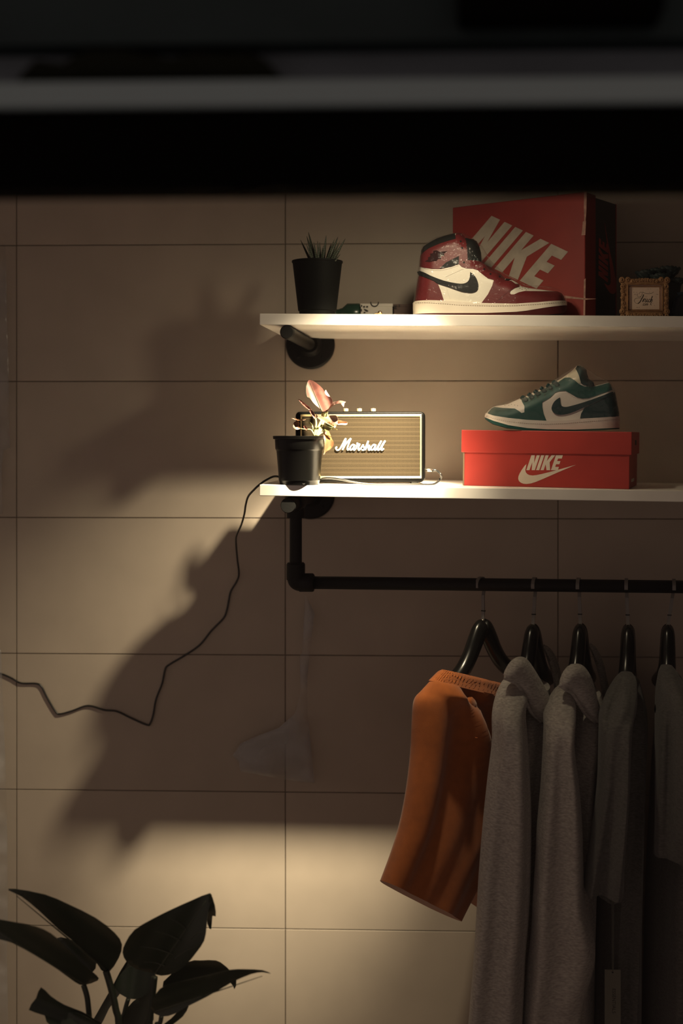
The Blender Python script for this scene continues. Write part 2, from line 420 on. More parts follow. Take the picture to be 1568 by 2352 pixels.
# clothes rail: bracket + drop + rail
BD = 0.25                                   # rail distance from wall
t2, bk2 = bracket(672, 1150, 713, 1136, 'black pipe bracket with round wall flange under the lower shelf')
t2['group'] = 'pipe brackets under the shelves'
dx = P(679, 1240, BD).x
zt2 = S2.z(bk2.x) - S2.th - RP - 0.0055
lathe('pipe', [(RP, -0.012), (RP, -0.350)], (dx, 0, zt2), mPipe, t2, 28, 'y')
lathe('end_cap', [(RP, -0.340), (0.0150, -0.342), (0.0150, -0.356), (0.0135, -0.359)], (dx, 0, zt2), mPipe, t2, 28, 'y')
lathe('tee_fitting', [(0.0175, -BD + 0.032), (0.0185, -BD + 0.03), (0.0185, -BD - 0.026), (0.0165, -BD - 0.030)], (dx, 0, zt2), mPipe, t2, 28, 'y')
rl = thing('clothes_rail', 'black steel pipe clothes rail hanging below the lower shelf', 'clothes rail', (dx, -BD, P(679, 1338, BD).z))
zr = P(690, 1338, BD).z
lathe('drop_collar', [(0.0155, 0), (0.0185, -0.004), (0.0185, -0.02)][::-1], (dx, -BD, P(679, 1189, BD).z + 0.02), mPipe, rl, 28)
lathe('drop_pipe', [(RP - .0004, zr + 0.02), (RP - .0004, zt2 - 0.01)], (dx, -BD, 0), mPipe, rl, 28)
lathe('elbow_collar', [(0.0165, zr + 0.040), (0.0187, zr + 0.037), (0.0187, zr + 0.006)], (dx, -BD, 0), mPipe, rl, 28)
re = P(1700, 1349.5, BD)
rdir = (re - Vector((dx, -BD, zr))).normalized()
el = spline([Vector((dx, -BD, zr + 0.03)), Vector((dx, -BD, zr + 0.012)), Vector((dx + 0.003, -BD, zr + 0.003)), Vector((dx + 0.012, -BD, zr)), Vector((dx + 0.036, -BD, zr))], 5)
tube('elbow', el, 0.0178, mPipe, rl, 24)
tube('elbow_collar', [Vector((dx + 0.008, -BD, zr)), Vector((dx + 0.034, -BD, zr)), Vector((dx + 0.037, -BD, zr))], [0.0187, 0.0187, 0.016], mPipe, rl, 28)
tube('rail', [Vector((dx + 0.03, -BD, zr)), re], RP, mPipe, rl, 28)
def rail_z(x): return zr + (x - dx) * (re.z - zr) / (re.x - dx)
# ================================================================== SPOTLIGHT (hidden behind the beam)
LF = P(1034, 550, 0.0); LS = Vector((LF.x, -0.617, LF.z))      # where the light leaves the lamp
AIM = P(730, 1512, 0.0); AIM2 = P(490, 1860, 0.0); AIM3 = P(1450, 1300, 0.0)
ldir = (AIM - LS).normalized(); LP = LS - ldir * 0.03; lrot = ldir.to_track_quat('-Z', 'Y')
mLamp = mat('lamp_housing', (0.02, 0.02, 0.02), 0.4)
tl = thing('spot_lamp', 'small black spotlight on a thin stem behind the black beam', 'lamp', LP)
lm = lrot.to_matrix().to_4x4(); lm.translation = LP
V, Fc = lathe_geo([(0.0215, -0.002), (0.0225, -0.002), (0.024, 0.03), (0.023, 0.085), (0.012, 0.095), (0.0, 0.096)], 28)
mesh('housing', [lm @ Vector((v.x, v.y, v.z)) for v in V], Fc[:-2], mLamp, tl, True)
tube('stem', [lm @ Vector((0, 0, 0.092)), lm @ Vector((0, 0, 0.11)), Vector(((lm @ Vector((0, 0, .11))).x, (lm @ Vector((0, 0, .11))).y, 2.7))], 0.005, mLamp, tl, 10)
def spot(name, W, size, blend, rad, aim):
    l = bpy.data.lights.new(name, 'SPOT'); l.energy = W; l.spot_size = math.radians(size); l.spot_blend = blend; l.shadow_soft_size = rad; l.color = SPOT_COL
    o = bpy.data.objects.new(name, l); COL.objects.link(o); o.location = LS; o.rotation_euler = (aim - LS).to_track_quat('-Z', 'Y').to_euler(); return o
spot('spot_beam', BEAM_W, 36, 1.0, 0.018, AIM)
spot('spot_flood', FLOOD_W, 65, 1.0, 0.018, AIM2)
spot('spot_spill', SPILL_W, 136, 1.0, 0.018, AIM)
spot('spot_stray', STRAY_W, 150, 1.0, 0.018, AIM3)
# ================================================================== SHELF 1 : potted haworthia
def succ_leaf(name, base, tip, r, m, parent, bend=(0, 0, 0)):
    base = Vector(base); tip = Vector(tip); pts = [base.lerp(tip, t) + Vector(bend) * (4 * t * (1 - t)) for t in np.linspace(0, 1, 9)]
    rr = [r * (0.85 + 0.3 * math.sin(min(t * 2.2, 1.57))) * (1 - t) ** 0.75 + 0.0003 for t in np.linspace(0, 1, 9)]
    return tube(name, pts, rr, m, parent, 8, flat=0.5)
mHaw = bpy.data.materials.new('zebra_leaf'); mHaw.use_nodes = True
nt = mHaw.node_tree; bs = nt.nodes['Principled BSDF']; bs.inputs['Roughness'].default_value = 0.5
tc = nt.nodes.new('ShaderNodeTexCoord'); wv = nt.nodes.new('ShaderNodeTexWave'); wv.bands_direction = 'Z'; wv.inputs['Scale'].default_value = 95; wv.inputs['Distortion'].default_value = 2.0; wv.inputs['Detail Scale'].default_value = 6
cr = nt.nodes.new('ShaderNodeValToRGB'); cr.color_ramp.elements[0].position = 0.80; cr.color_ramp.elements[0].color = (0.012, 0.020, 0.010, 1); cr.color_ramp.elements[1].position = 0.95; cr.color_ramp.elements[1].color = (0.10, 0.11, 0.08, 1)
nt.links.new(tc.outputs['Object'], wv.inputs['Vector']); nt.links.new(wv.outputs['Fac'], cr.inputs['Fac']); nt.links.new(cr.outputs['Color'], bs.inputs['Base Color'])
mSoil = mat('potting_soil', (0.02, 0.014, 0.010), 1.0, var=0.4, vscale=200, bump=0.6, bscale=300)
d1 = 0.322; c1 = P(728.5, 700, d1); zb = S1.z(c1.x); zt = P(728.5, 600, d1).z
tp = thing('potted_haworthia', 'tapered matte black pot with a spiky zebra-striped succulent on the upper shelf', 'potted plant', (c1.x, -d1, zb))
r1 = 58.5 / S(d1); r0 = 44 / S(d1)
lathe('pot', [(r0 * .93, zb), (r0 * .94, zb + .008), (r0, zb + .010), (r1 - .0015, zt - .004), (r1, zt - .003), (r1, zt), (r1 - .002, zt), (r1 - .004, zt - .004), (r1 - .006, zt - .02), (0.001, zt - .02)], (c1.x, -d1, 0), mBlackM, tp, 48)
lathe('soil', [(r1 - .005, zt - .012), (r1 * .5, zt - .010), (0.001, zt - .009)], (c1.x, -d1, 0), mSoil, tp, 24)
HL = [(a, b, c_, d_, e + .062, f) for (a, b, c_, d_, e, f) in [(706, 600, 690, 551, .22, 5), (716, 600, 704, 542, .25, 6), (719, 600, 708, 533, .24, 6.5), (724, 600, 720, 556, .3, 5), (729, 600, 729, 553, .28, 5), (733, 600, 734, 556, .27, 5), (737, 600, 741, 566, .3, 5),
      (742, 600, 749, 540, .28, 6), (752, 600, 768, 549, .29, 5.5), (757, 600, 776, 544, .24, 6.5), (765, 600, 780, 554, .28, 5), (769, 600, 793, 548, .26, 5.5), (773, 600, 782, 583, .3, 4), (752, 600, 760, 560, .22, 5), (713, 600, 703, 560, .3, 4.5)]]
for (bx, by, tx, ty, dd, rr) in HL:
    succ_leaf('leaf', P(bx * .6 + 738 * .4, by + 12, dd * .5 + d1 * .5), P(tx, ty, dd), rr / S(dd) * 0.95, mHaw, tp)
# ---- low things lying at the back of the upper shelf
mGreenG = mat('dark_green_glass', (0.02, 0.05, 0.035), 0.25)
mPaper = mat('white_card', (0.62, 0.58, 0.52), 0.8, var=0.05)
mInk = mat('black_ink', (0.015, 0.014, 0.013), 0.7)
mBrownCard = mat('brown_card', (0.10, 0.065, 0.055), 0.8, var=0.1)
def low(px0, px1, pytop, d, dep, m, name, bev=0.002):
    a = P(px0, pytop, d); b = P(px1, pytop, d); z0 = min(S1.z(a.x), S1.z(b.x))
    return a, b, z0
a, b, z0 = low(776, 823, 697, 0.12, .05, None, '')
o = lathe('glass_bottle', [(0.0, 0), (0.018, 0), (0.0205, .004), (0.0205, .035), (0.012, .048), (0.009, .06), (0.010, .066), (0.0, .066)][1:-1], (0, 0, 0), mGreenG, None, 28)
hb = (a.z - S1.z(a.x)) / 2
k = hb / 0.0205
o.data.transform(Matrix.Translation((a.x + 0.048, -0.12, S1.z(a.x) + hb)) @ Matrix.Rotation(-math.pi / 2, 4, 'Y') @ Matrix.Diagonal((k, k, 0.8, 1)))
tag(o, 'dark green bottle lying beside the spiky plant at the back of the upper shelf', 'bottle')
a = P(828, 698, 0.14); b = P(901, 698, 0.14); z0 = S1.z(b.x)
to = thing('card_box', 'low white card box printed with a black letter behind the shelf edge', 'box', ((a.x + b.x) / 2, -0.11, z0))
box('body', a.x, b.x, -0.14, -0.07, z0, a.z, mPaper, to, 0.001)
box('lid', a.x - .0008, b.x + .0008, -0.1408, -0.0692, a.z - .006, a.z + .0006, mPaper, to, 0.0008)
p0 = Vector((0, -0.1409, 0)); nn = Vector((0, -1, 0))
def arc(cx, cy, r, a0, a1, wd, n=14):
    A = np.linspace(math.radians(a0), math.radians(a1), n)
    return [(cx + r * math.cos(t), cy + r * math.sin(t)) for t in A] + [(cx + (r - wd) * math.cos(t), cy + (r - wd) * math.sin(t)) for t in A[::-1]]
decal('printed_letter', [arc(860, 695, 10, -10, 190, 2.4)], p0, nn, mInk, to, .0012)
decal('printed_mark', [[(835, 709), (841, 711), (846, 714), (843, 716), (838, 713)], [(834, 703), (838, 703), (838, 706), (834, 706)], [(841, 703), (845, 703), (845, 706), (841, 706)], [(835, 717), (839, 716), (839, 719), (835, 719)], [(829, 700), (832, 701), (831, 705), (829, 704)], [(829, 709), (831, 710), (831, 715), (829, 715)]], p0, nn, mInk, to, .0012)
a = P(904, 699, 0.14); b = P(951, 699, 0.14); z0 = S1.z(b.x)
to = thing('paper_box', 'low dark brown card box between the white box and the high-top shoe', 'box', ((a.x + b.x) / 2, -0.11, z0))
box('body', a.x, b.x, -0.138, -0.07, z0, a.z, mBrownCard, to, 0.001)
box('lid', a.x - .0006, b.x + .0006, -0.1388, -0.0694, a.z - .005, a.z + .0005, mBrownCard, to, 0.0006)
decal('printed_letter', [[(904.5, 702), (911, 702), (911, 703.4), (906, 703.4), (906, 705), (910, 705), (910, 706.3), (906, 706.3), (906, 708), (911, 708), (911, 709.4), (904.5, 709.4)], [(916, 699.5), (918, 699.5), (918, 705), (916, 705)]], Vector((0, -0.1389, 0)), nn, mInk, to, .001)
mGold = mat('polished_brass', (0.83, 0.58, 0.27), 0.28, metal=1.0)
c = P(872, 718.5, 0.34); zz = S1.z(c.x)
te = thing('gold_earring', 'tiny gold ball trinket lying at the front of the upper shelf', 'trinket', (c.x, -0.34, zz))
V, Fc = lathe_geo([(0.0045 * math.sin(t), 0.0045 - 0.0045 * math.cos(t)) for t in np.linspace(0.05, 3.09, 9)], 16, (c.x, -0.34, zz)); mesh('ball', V, Fc, mGold, te, True)
tube('post', spline([(c.x, -0.34, zz + .0045), (c.x - .008, -0.338, zz + .004), (c.x - .016, -0.336, zz + .0012)]), 0.0009, mGold, te, 6)
# ================================================================== SHOES
mSail = mat('sail_leather', (0.74, 0.70, 0.60), 0.5, var=0.04, vscale=30, bump=0.05, bscale=400)
mRed = mat('oxblood_leather', (0.115, 0.010, 0.012), 0.45, spec=0.35, var=0.12, vscale=30, bump=0.08, bscale=500)
mBlk = mat('black_leather', (0.008, 0.009, 0.009), 0.6, spec=0.2, bump=0.08, bscale=500)
mMid = mat('cream_rubber', (0.78, 0.70, 0.58), 0.55, var=0.04, vscale=25)
mRedR = mat('red_rubber', (0.065, 0.009, 0.009), 0.7, spec=0.2)
mStitch = mat('stitch_thread', (0.22, 0.17, 0.13), 0.9)
mFilm = clear_film('shrink_film', (0.98, 0.98, 0.98), 1.0, 0.035, 1.0, 70, haze=0.006, hazecol=(0.9, 0.9, 0.9))
mFilm2 = clear_film('shrink_film_b', (0.98, 0.98, 0.98), 1.0, 0.035, 1.0, 70, haze=0.02, hazecol=(0.9, 0.9, 0.9))
def z1(pts): return Z(380 / 1568, 940, 520, pts)
def dots(pl, pts, r, name, m, parent, off=0.002):
    for p in pts: pl.panel(name, [(p[0] + r * math.cos(a), p[1] + r * math.sin(a)) for a in np.linspace(0, 6.28, 9)[:-1]], m, parent, off, 5, both=False)
def stitches(name, pl, pts, m, parent, dash=4.0, gap=2.2, wd=0.7, off=0.0009):
    polys = []
    A = np.array(pts, float); seg = np.hypot(*np.diff(A, axis=0).T); cum = np.concatenate([[0], np.cumsum(seg)]); t = 0
    V, Fc = [], []
    while t + dash < cum[-1]:
        q = [(np.interp(s, cum, A[:, 0]), np.interp(s, cum, A[:, 1])) for s in (t, t + dash)]; t += dash + gap
        poly = np.array([(q[0][0], q[0][1] - wd / 2), (q[1][0], q[1][1] - wd / 2), (q[1][0], q[1][1] + wd / 2), (q[0][0], q[0][1] + wd / 2)])
        b = pl.base(poly); W = pl.w(poly); k = len(V)
        V += [p + Vector((0, -float(x) - off, 0)) for p, x in zip(b, W)]; Fc.append((k, k + 1, k + 2, k + 3))
    return mesh(name, V, Fc, m, parent)
def crumple(seed, amp):
    r = np.random.RandomState(seed); K = r.normal(size=(9, 2)) * 0.11; ph = r.uniform(0, 6.28, 9)
    def f(pts):
        q = np.asarray(pts) @ K.T + ph; return amp * (np.abs(np.sin(q)).mean(1) - 0.5) * 2
    return f
DS1 = 0.312
up1 = z1([(50, 705), (60, 600), (80, 480), (92, 400), (98, 300), (110, 220), (130, 178), (180, 140), (260, 100), (350, 66), (430, 50), (480, 50), (515, 75), (540, 108), (600, 105), (640, 130), (665, 180), (680, 240), (687, 328), (725, 352), (765, 400), (850, 425), (905, 478), (965, 488), (1010, 510), (1060, 550), (1130, 568), (1250, 583), (1340, 595), (1400, 600), (1440, 618), (1465, 650), (1480, 700), (1400, 712), (1200, 732), (1000, 744), (800, 740), (600, 732), (400, 716), (200, 708)])
n1 = len(up1)
pl1 = Pillow(up1, DS1, 0.042, 34, flat=set(range(n1 - 8, n1)), Wx=(z1([(0, 0)])[0][0:1] + tuple(x for x, _ in z1([(300, 0), (600, 0), (1000, 0), (1250, 0), (1480, 0)])), (0.034, 0.036, 0.039, 0.046, 0.044, 0.038)))
c = P(1120, 720, DS1); zs = S1.z(c.x)
sh = thing('high_top_sneaker', 'red, cream and black high-top sneaker wrapped in clear film on the upper shelf', 'sneaker', (c.x, -DS1, zs))
pl1.solid('upper', mSail, sh, 4)
red = z1([(95, 372), (105, 265), (190, 212), (300, 165), (425, 130), (445, 56), (490, 55), (520, 85), (545, 150), (552, 330), (680, 330), (722, 354), (760, 402), (850, 428), (903, 482), (900, 512), (960, 515), (1000, 545), (1040, 540), (1035, 570), (990, 590), (950, 618), (942, 638), (955, 652), (985, 652), (1030, 630), (1090, 615), (1250, 613), (1395, 606), (1438, 622), (1462, 652), (1477, 700), (1400, 708), (1200, 728), (1000, 740), (800, 735), (680, 730), (740, 650), (780, 570), (795, 515), (740, 500), (690, 460), (640, 420), (600, 408), (540, 405), (495, 390), (470, 365), (400, 388), (300, 410), (220, 408), (150, 395)])
pl1.panel('red_overlay', red, mRed, sh, 0.0014, 4)
pl1.panel('heel_overlay', z1([(90, 455), (140, 480), (240, 520), (275, 550), (300, 610), (330, 705), (52, 705), (62, 600), (80, 490)]), mRed, sh, 0.0012, 4)
pl1.panel('collar', z1([(110, 262), (118, 205), (135, 182), (260, 106), (432, 58), (440, 126), (300, 166), (190, 212)]), mBlk, sh, 0.0022, 4)
pl1.panel('ankle_flap', z1([(288, 408), (350, 350), (470, 290), (470, 362), (400, 388)]), mBlk, sh, 0.0022, 4)
pl1.panel('swoosh', smooth_poly(z1([(92, 412), (200, 470), (330, 520), (450, 546), (515, 548), (552, 530), (570, 495), (575, 440), (575, 440), (620, 480), (645, 530), (650, 580), (635, 615), (600, 630), (560, 632), (490, 620), (380, 580), (260, 540), (240, 522), (90, 455)]), 2), mBlk, sh, 0.0030, 4)
pl1.panel('tongue', z1([(528, 100), (600, 109), (637, 133), (660, 182), (676, 240), (683, 328), (552, 330), (540, 220)]), mBlk, sh, 0.0014, 4)
pl1.panel('lace', z1([(900, 512), (918, 482), (965, 490), (930, 516)]), mBlk, sh, 0.0030, 4)
pl1.panel('winged_emblem', z1([(150, 335), (185, 318), (180, 300), (205, 292), (200, 268), (228, 262), (232, 240), (262, 236), (290, 250), (362, 245), (330, 268), (335, 285), (305, 292), (305, 315), (275, 318), (262, 335), (225, 338), (195, 345)]), mat('dark_emboss', (0.022, 0.006, 0.007), 0.8, spec=0.1), sh, 0.0024, 3)
for p in ((487, 150), (500, 215), (517, 350), (707, 408), (765, 455), (852, 478)): dots(pl1, z1([p]), 2.4, 'eyelet', mBlk, sh)
dots(pl1, z1([(1040, 590), (1065, 572), (1060, 598), (1090, 588), (1100, 602), (1120, 585)]), 0.8, 'perforation', mInk, sh, 0.0006)
stitches('stitching', pl1, z1([(100, 385), (160, 408), (230, 422), (300, 424), (390, 405), (468, 378)]), mStitch, sh, 2, 1.2, .5, .0008)
stitches('stitching', pl1, z1([(512, 410), (345, 485), (350, 570), (390, 700)]), mStitch, sh, 2, 1.2, .5, .0008)
stitches('stitching', pl1, z1([(960, 600), (900, 650), (810, 728)]), mInk, sh, 2, 1.2, .6, .0022)
ms1 = z1([(33, 716), (55, 702), (200, 702), (400, 711), (600, 727), (800, 734), (1000, 739), (1200, 727), (1400, 707), (1480, 697), (1489, 718), (1487, 738), (1400, 755), (1250, 780), (1100, 805), (1000, 815), (700, 824), (300, 824), (36, 824)])
def solepl(o, d0, xa, xb, W, dy=0.0, x=None):
    pl = Pillow(o, d0, W, 1, dy=dy)
    def w(pts, pl=pl):
        x = np.asarray(pts)[:, 0]; t = np.clip(np.minimum(x - xa, xb - x) / (0.055 * S(d0)), 0, 1)
        ww = np.interp((x - xa) / (xb - xa), *W_PL)
        return W * ww * np.sqrt(np.clip(1 - (1 - t) ** 2.4, 0.02, 1))
    pl.w = w; return pl
W_PL = ([0, .25, .5, .75, 1.0], [.80, .82, .86, 1.0, .95])
xs = [p[0] for p in ms1]; spl1 = solepl(ms1, DS1, min(xs) - 1, max(xs) + 1, 0.051)
spl1.solid('midsole', mMid, sh, 5)
stitches('stitching', spl1, z1([(60, 722), (200, 728), (500, 752), (800, 760), (1000, 758), (1200, 748), (1350, 732), (1470, 718)]), mStitch, sh, 3.2, 2, .8, .0006)
os1 = z1([(36, 822), (300, 823), (700, 823), (1000, 814), (1250, 779), (1400, 754), (1488, 737), (1486, 782), (1440, 822), (1300, 842), (1000, 846), (36, 846)])
# rest the sole on the shelf board
zmin = P(1120, z1([(0, 846)])[0][1], DS1).z
osp = solepl(os1, DS1, min(xs) - 1, max(xs) + 1, 0.0505); osp.solid('outsole', mRedR, sh, 5)
for k in range(9):
    x = 820 + k * 24
    osp.panel('tread_slot', z1([(x, 826), (x + 4, 826), (x + 4, 840), (x, 840)]), mInk, sh, 0.0006, 5, both=False)
wr1 = z1([(34, 716), (60, 560), (92, 300), (120, 165), (250, 88), (430, 42), (520, 52), (600, 92), (690, 170), (765, 300), (900, 430), (1100, 540), (1340, 552), (1450, 596), (1500, 690), (1494, 740), (1200, 745), (1000, 756), (700, 748), (300, 735)])
wp1 = Pillow(wr1, DS1, 0.0515, 30, flat=set(range(15, 20)), Wx=pl1.Wx)
wp1.Wx = (pl1.Wx[0], tuple(v + 0.005 for v in pl1.Wx[1]))
wp1.solid('shrink_wrap', mFilm, sh, 5, noise=crumple(3, 0.003))
sh.location.z = sh.location.z
dz = zs - zmin + 0.0002 * 0
for ch in sh.children: ch.location.z += dz
# ---- big standing shoe box behind the high-top
mBoxR = mat('red_card', (0.27, 0.026, 0.020), 0.55, var=0.08, vscale=20)
mBoxB = mat('black_card', (0.008, 0.008, 0.008), 0.35)
mPrint = mat('faded_white_print', (0.42, 0.36, 0.30), 0.7, var=0.15, vscale=40)
mScuff = mat('scuffed_card', (0.42, 0.24, 0.19), 0.9, var=0.3, vscale=90)
A = P(1343, 600, 0.297); yaw = math.radians(33); zb = S1.z(A.x) ; ztop = P(1343, 440, 0.297).z
fu = Vector((-math.cos(yaw), math.sin(yaw), 0)); eu = Vector((math.sin(yaw), math.cos(yaw), 0))   # along face to the left, along end to the back
Lb, Tb, lidT = 0.312, 0.142, 0.046
tb = thing('standing_shoe_box', 'large scuffed red shoe box standing on its side behind the high-top shoe', 'shoe box', A + fu * .15 + eu * .07 - Vector((0, 0, A.z - zb)))
rotz = Matrix((( -fu.x, eu.x, 0, A.x), (-fu.y, eu.y, 0, A.y), (0, 0, 1, 0), (0, 0, 0, 1)))   # local x: to the right end (0 at A, -L at left), y: back
def bx_(name, x0, x1, y0, y1, z0, z1_, m, bev=0.0008): return from_bm(name, geo_box(x0, x1, y0, y1, z0, z1_, bev, 1), m, tb, False, rotz)
bx_('lid', -Lb, 0, 0, lidT, zb, ztop, mBoxR, 0.0012)
bx_('body', -Lb + .003, -0.003, lidT - .002, Tb, zb + .001, ztop - .004, mBoxB)
bx_('base_edge', -Lb + .002, -0.0022, Tb - .003, Tb, zb + .001, ztop - .0035, mBoxR)
face_n = -eu; end_n = -fu
pf = A + face_n * 0.0001; pe = A + end_n * (-0.003 + .0002); pl_ = A + end_n * 0.0002
UN = [[(0, 0), (.11, 0), (.17, .55), (.17, 0), (.27, 0), (.27, 1), (.17, 1), (.10, .45), (.10, 1), (0, 1)],
      [(.31, 0), (.41, 0), (.41, 1), (.31, 1)],
      [(.45, 0), (.55, 0), (.55, .4), (.64, 0), (.755, 0), (.655, .47), (.755, 1), (.64, 1), (.55, .6), (.55, 1), (.45, 1)],
      [(.78, 0), (1, 0), (1, .22), (.88, .22), (.88, .39), (.985, .39), (.985, .6), (.88, .6), (.88, .78), (1, .78), (1, 1), (.78, 1)]]
def affine(polys, o, a, b): return [[(o[0] + p[0] * a[0] + p[1] * b[0], o[1] + p[0] * a[1] + p[1] * b[1]) for p in poly] for poly in polys]
def zA(polys): return [Z(648 / 1568, 920, 420, p) for p in polys]
decal('printed_lettering', zA(affine(UN, (505, 183), (425, 200), (-175, 205))), pf, face_n, mPrint, tb, .0005)
for sc_ in [[(1020, 44), (1034, 44), (1032, 160), (1028, 210), (1020, 215), (1018, 130)], [(1012, 215), (1030, 210), (1026, 290), (1004, 292), (1010, 250)], [(1018, 540), (1028, 530), (1025, 735), (1015, 735)], [(900, 625), (1025, 642), (1090, 645), (1025, 650), (905, 640)]]: decal('scuff', zA([sc_]), pf, face_n, mScuff, tb, .0006)
def zE(polys): return [Z(228 / 1568, 1340, 430, p) for p in polys]
mPrintD = mat('dark_red_print', (0.42, 0.060, 0.050), 0.6)
kx = 0.86   # the end face shows a little narrower here
def sq(polys): return [[(1371 + (p[0] - 1371) * kx, p[1]) for p in poly] for poly in zE(polys)]
decal('printed_swoosh', sq([smooth_poly([(350, 570), (385, 770), (440, 1000), (500, 1230), (545, 1450), (555, 1600), (535, 1670), (490, 1685), (430, 1650), (340, 1520), (400, 1550), (445, 1540), (460, 1490), (455, 1350), (425, 1080), (385, 820)], 2)]), pe, end_n, mPrintD, tb, .0005)
decal('printed_lettering', sq(affine(UN, (235, 1390), (8, -590), (170, 115))), pe, end_n, mPrintD, tb, .0005)
bx_('white_sticker', -0.0029, -0.0026, lidT + .005, lidT + .025, zb + .002, zb + .008, mPaper, 0)
# ---- ornate little frame
mGilt = mat('antique_gilt', (0.36, 0.19, 0.085), 0.5, metal=0.2, var=0.25, vscale=120, bump=0.2, bscale=400)
mSign = mat('ivory_paper', (0.74, 0.56, 0.44), 0.8, var=0.05)
def zF(p): return (1400 + p[0] * 168 / 1568, 590 + p[1] * 168 / 1568)
DF = 0.315
fz = S1.z(P(1480, 700, DF).x); fd = P(*zF((740, 1260)), DF); dzf = fz - fd.z
tf = thing('picture_frame', 'small ornate gilt frame holding a white hand-lettered sign on the upper shelf', 'picture frame', (fd.x, -DF, fz))
def FP(x, y, d=0.0):
    px, py = zF((x, y)); v = P(px, py, DF + d); t_ = (1260 - y) / 840.0
    return v + Vector((0, 0, dzf * (1 - t_)))
def fbar(name, x0, y0, x1, y1, d0, d1, m):
    a = FP(x0, y1, 0); b = FP(x1, y0, 0); return box(name, a.x, b.x, -DF - d1, -DF - d0, a.z, b.z, m, tf, 0.0008)
fbar('backing', 240, 500, 1250, 1230, -0.004, 0.0, mGilt)
for q in ((240, 470, 1250, 600), (240, 1110, 1250, 1190), (240, 600, 380, 1110), (1110, 600, 1250, 1110)): fbar('moulding', *q, 0.0, 0.007, mGilt)
for q in ((365, 580, 1125, 596), (365, 1115, 1125, 1131), (365, 596, 381, 1115), (1109, 596, 1125, 1115)): fbar('inner_rim', *q, 0.0, 0.0095, mGilt)
sg_ = fbar('sign', 381, 596, 1109, 1115, 0.0, 0.002, mSign)
V, Fc = [], []
def bead(x, y, r, d=0.005):
    c = FP(x, y, d); k = len(V); n, mm = 8, 5
    for i in range(mm + 1):
        t = math.pi * i / mm
        for j in range(n): V.append(c + Vector((r * math.sin(t) * math.cos(6.283 * j / n), r * math.cos(t), r * math.sin(t) * math.sin(6.283 * j / n))))
    for i in range(mm):
        for j in range(n): Fc.append((k + i * n + j, k + i * n + (j + 1) % n, k + (i + 1) * n + (j + 1) % n, k + (i + 1) * n + j))
for x in range(400, 1100, 26): bead(x, 625, .0012, .003); bead(x, 1092, .0012, .003)
for y in range(640, 1090, 26): bead(408, y, .0012, .003); bead(1070, y, .0012, .003)
mesh('bead_row', V, Fc, mGilt, tf, True)
V, Fc = [], []
def scroll(x, y, r, turn=1.6, sg=1, a0=0, th=.0019):
    pts = []
    for k in range(15):
        t = k / 14; a = a0 + sg * t * turn * 6.283; rr = r * (1 - .75 * t)
        pts.append(FP(x + rr * math.cos(a), y + rr * math.sin(a), .006 + .003 * t))
    tube_geo(pts, [th * (1.15 - .3 * k / 14) for k in range(15)], 6, V, Fc)
for sx, mx in ((1, 0), (-1, 1490)):
    for (x, y, r, s, a) in ((265, 490, 58, 1, 2), (385, 485, 52, -1, 1), (275, 615, 60, 1, 4), (270, 720, 42, -1, 1), (275, 860, 36, 1, 3), (290, 950, 40, -1, 5), (285, 1040, 46, 1, 0), (270, 1120, 52, 1, 2), (265, 1210, 46, -1, 3), (390, 1205, 55, 1, 4), (470, 1210, 30, -1, 0), (480, 520, 34, 1, 2), (300, 780, 30, 1, 0)):
        scroll(mx + sx * x, y, r, 1.5, s * sx, a if sx > 0 else math.pi - a)
for x in range(520, 980, 60): scroll(x, 515 - 22 * math.sin((x - 500) / 480 * math.pi), 34, 1.3, 1 if (x // 60) % 2 else -1, x, .0016)
for x in range(540, 980, 62): scroll(x, 1185 + 24 * math.sin((x - 500) / 480 * math.pi), 32, 1.3, 1 if (x // 62) % 2 else -1, x, .0016)
mesh('scrollwork', V, Fc, mGilt, tf, True)
V, Fc = [], []
def ink(pts, r=6):
    q = spline([FP(x, y, 0.0021) for x, y in pts], 4); tube_geo(q, r * 168 / 1568 / S(DF), 5, V, Fc, )
ink([(630, 775), (640, 745), (672, 735), (693, 752), (690, 785), (660, 825), (620, 832), (585, 805), (600, 765)], 2.6)
ink([(693, 735), (740, 752), (800, 767), (880, 764), (935, 732)], 3.2)
ink([(725, 785), (700, 835), (665, 895), (635, 940), (600, 965)], 9); ink([(600, 965), (555, 955), (525, 915), (545, 868), (610, 850), (690, 865)], 2.6)
ink([(700, 930), (725, 880), (738, 868)], 8); ink([(705, 935), (735, 885), (750, 868), (757, 880)], 4)
ink([(770, 868), (752, 920), (765, 935), (790, 905), (805, 868)], 6); ink([(805, 868), (792, 920), (805, 935), (825, 915)], 6)
ink([(868, 882), (848, 875), (828, 905), (835, 935), (862, 922), (885, 890)], 5)
ink([(860, 938), (885, 880), (912, 815)], 8); ink([(870, 930), (895, 890), (912, 885), (900, 925), (878, 960), (872, 985), (892, 995)], 5)
for k in range(26): bead(random.Random(k).uniform(430, 1050), random.Random(k + 99).choice([670, 690, 740, 780, 830, 960, 1000, 1040]), .00045, .0021)
mesh('script_lettering', V, Fc, mInk, tf, True)
text('printed_letters', 'OFF', FP(765, 985, .0022), Vector((1, 0, 0)), Vector((0, 0, 1)), 110 * 168 / 1568 / S(DF), mInk, tf)
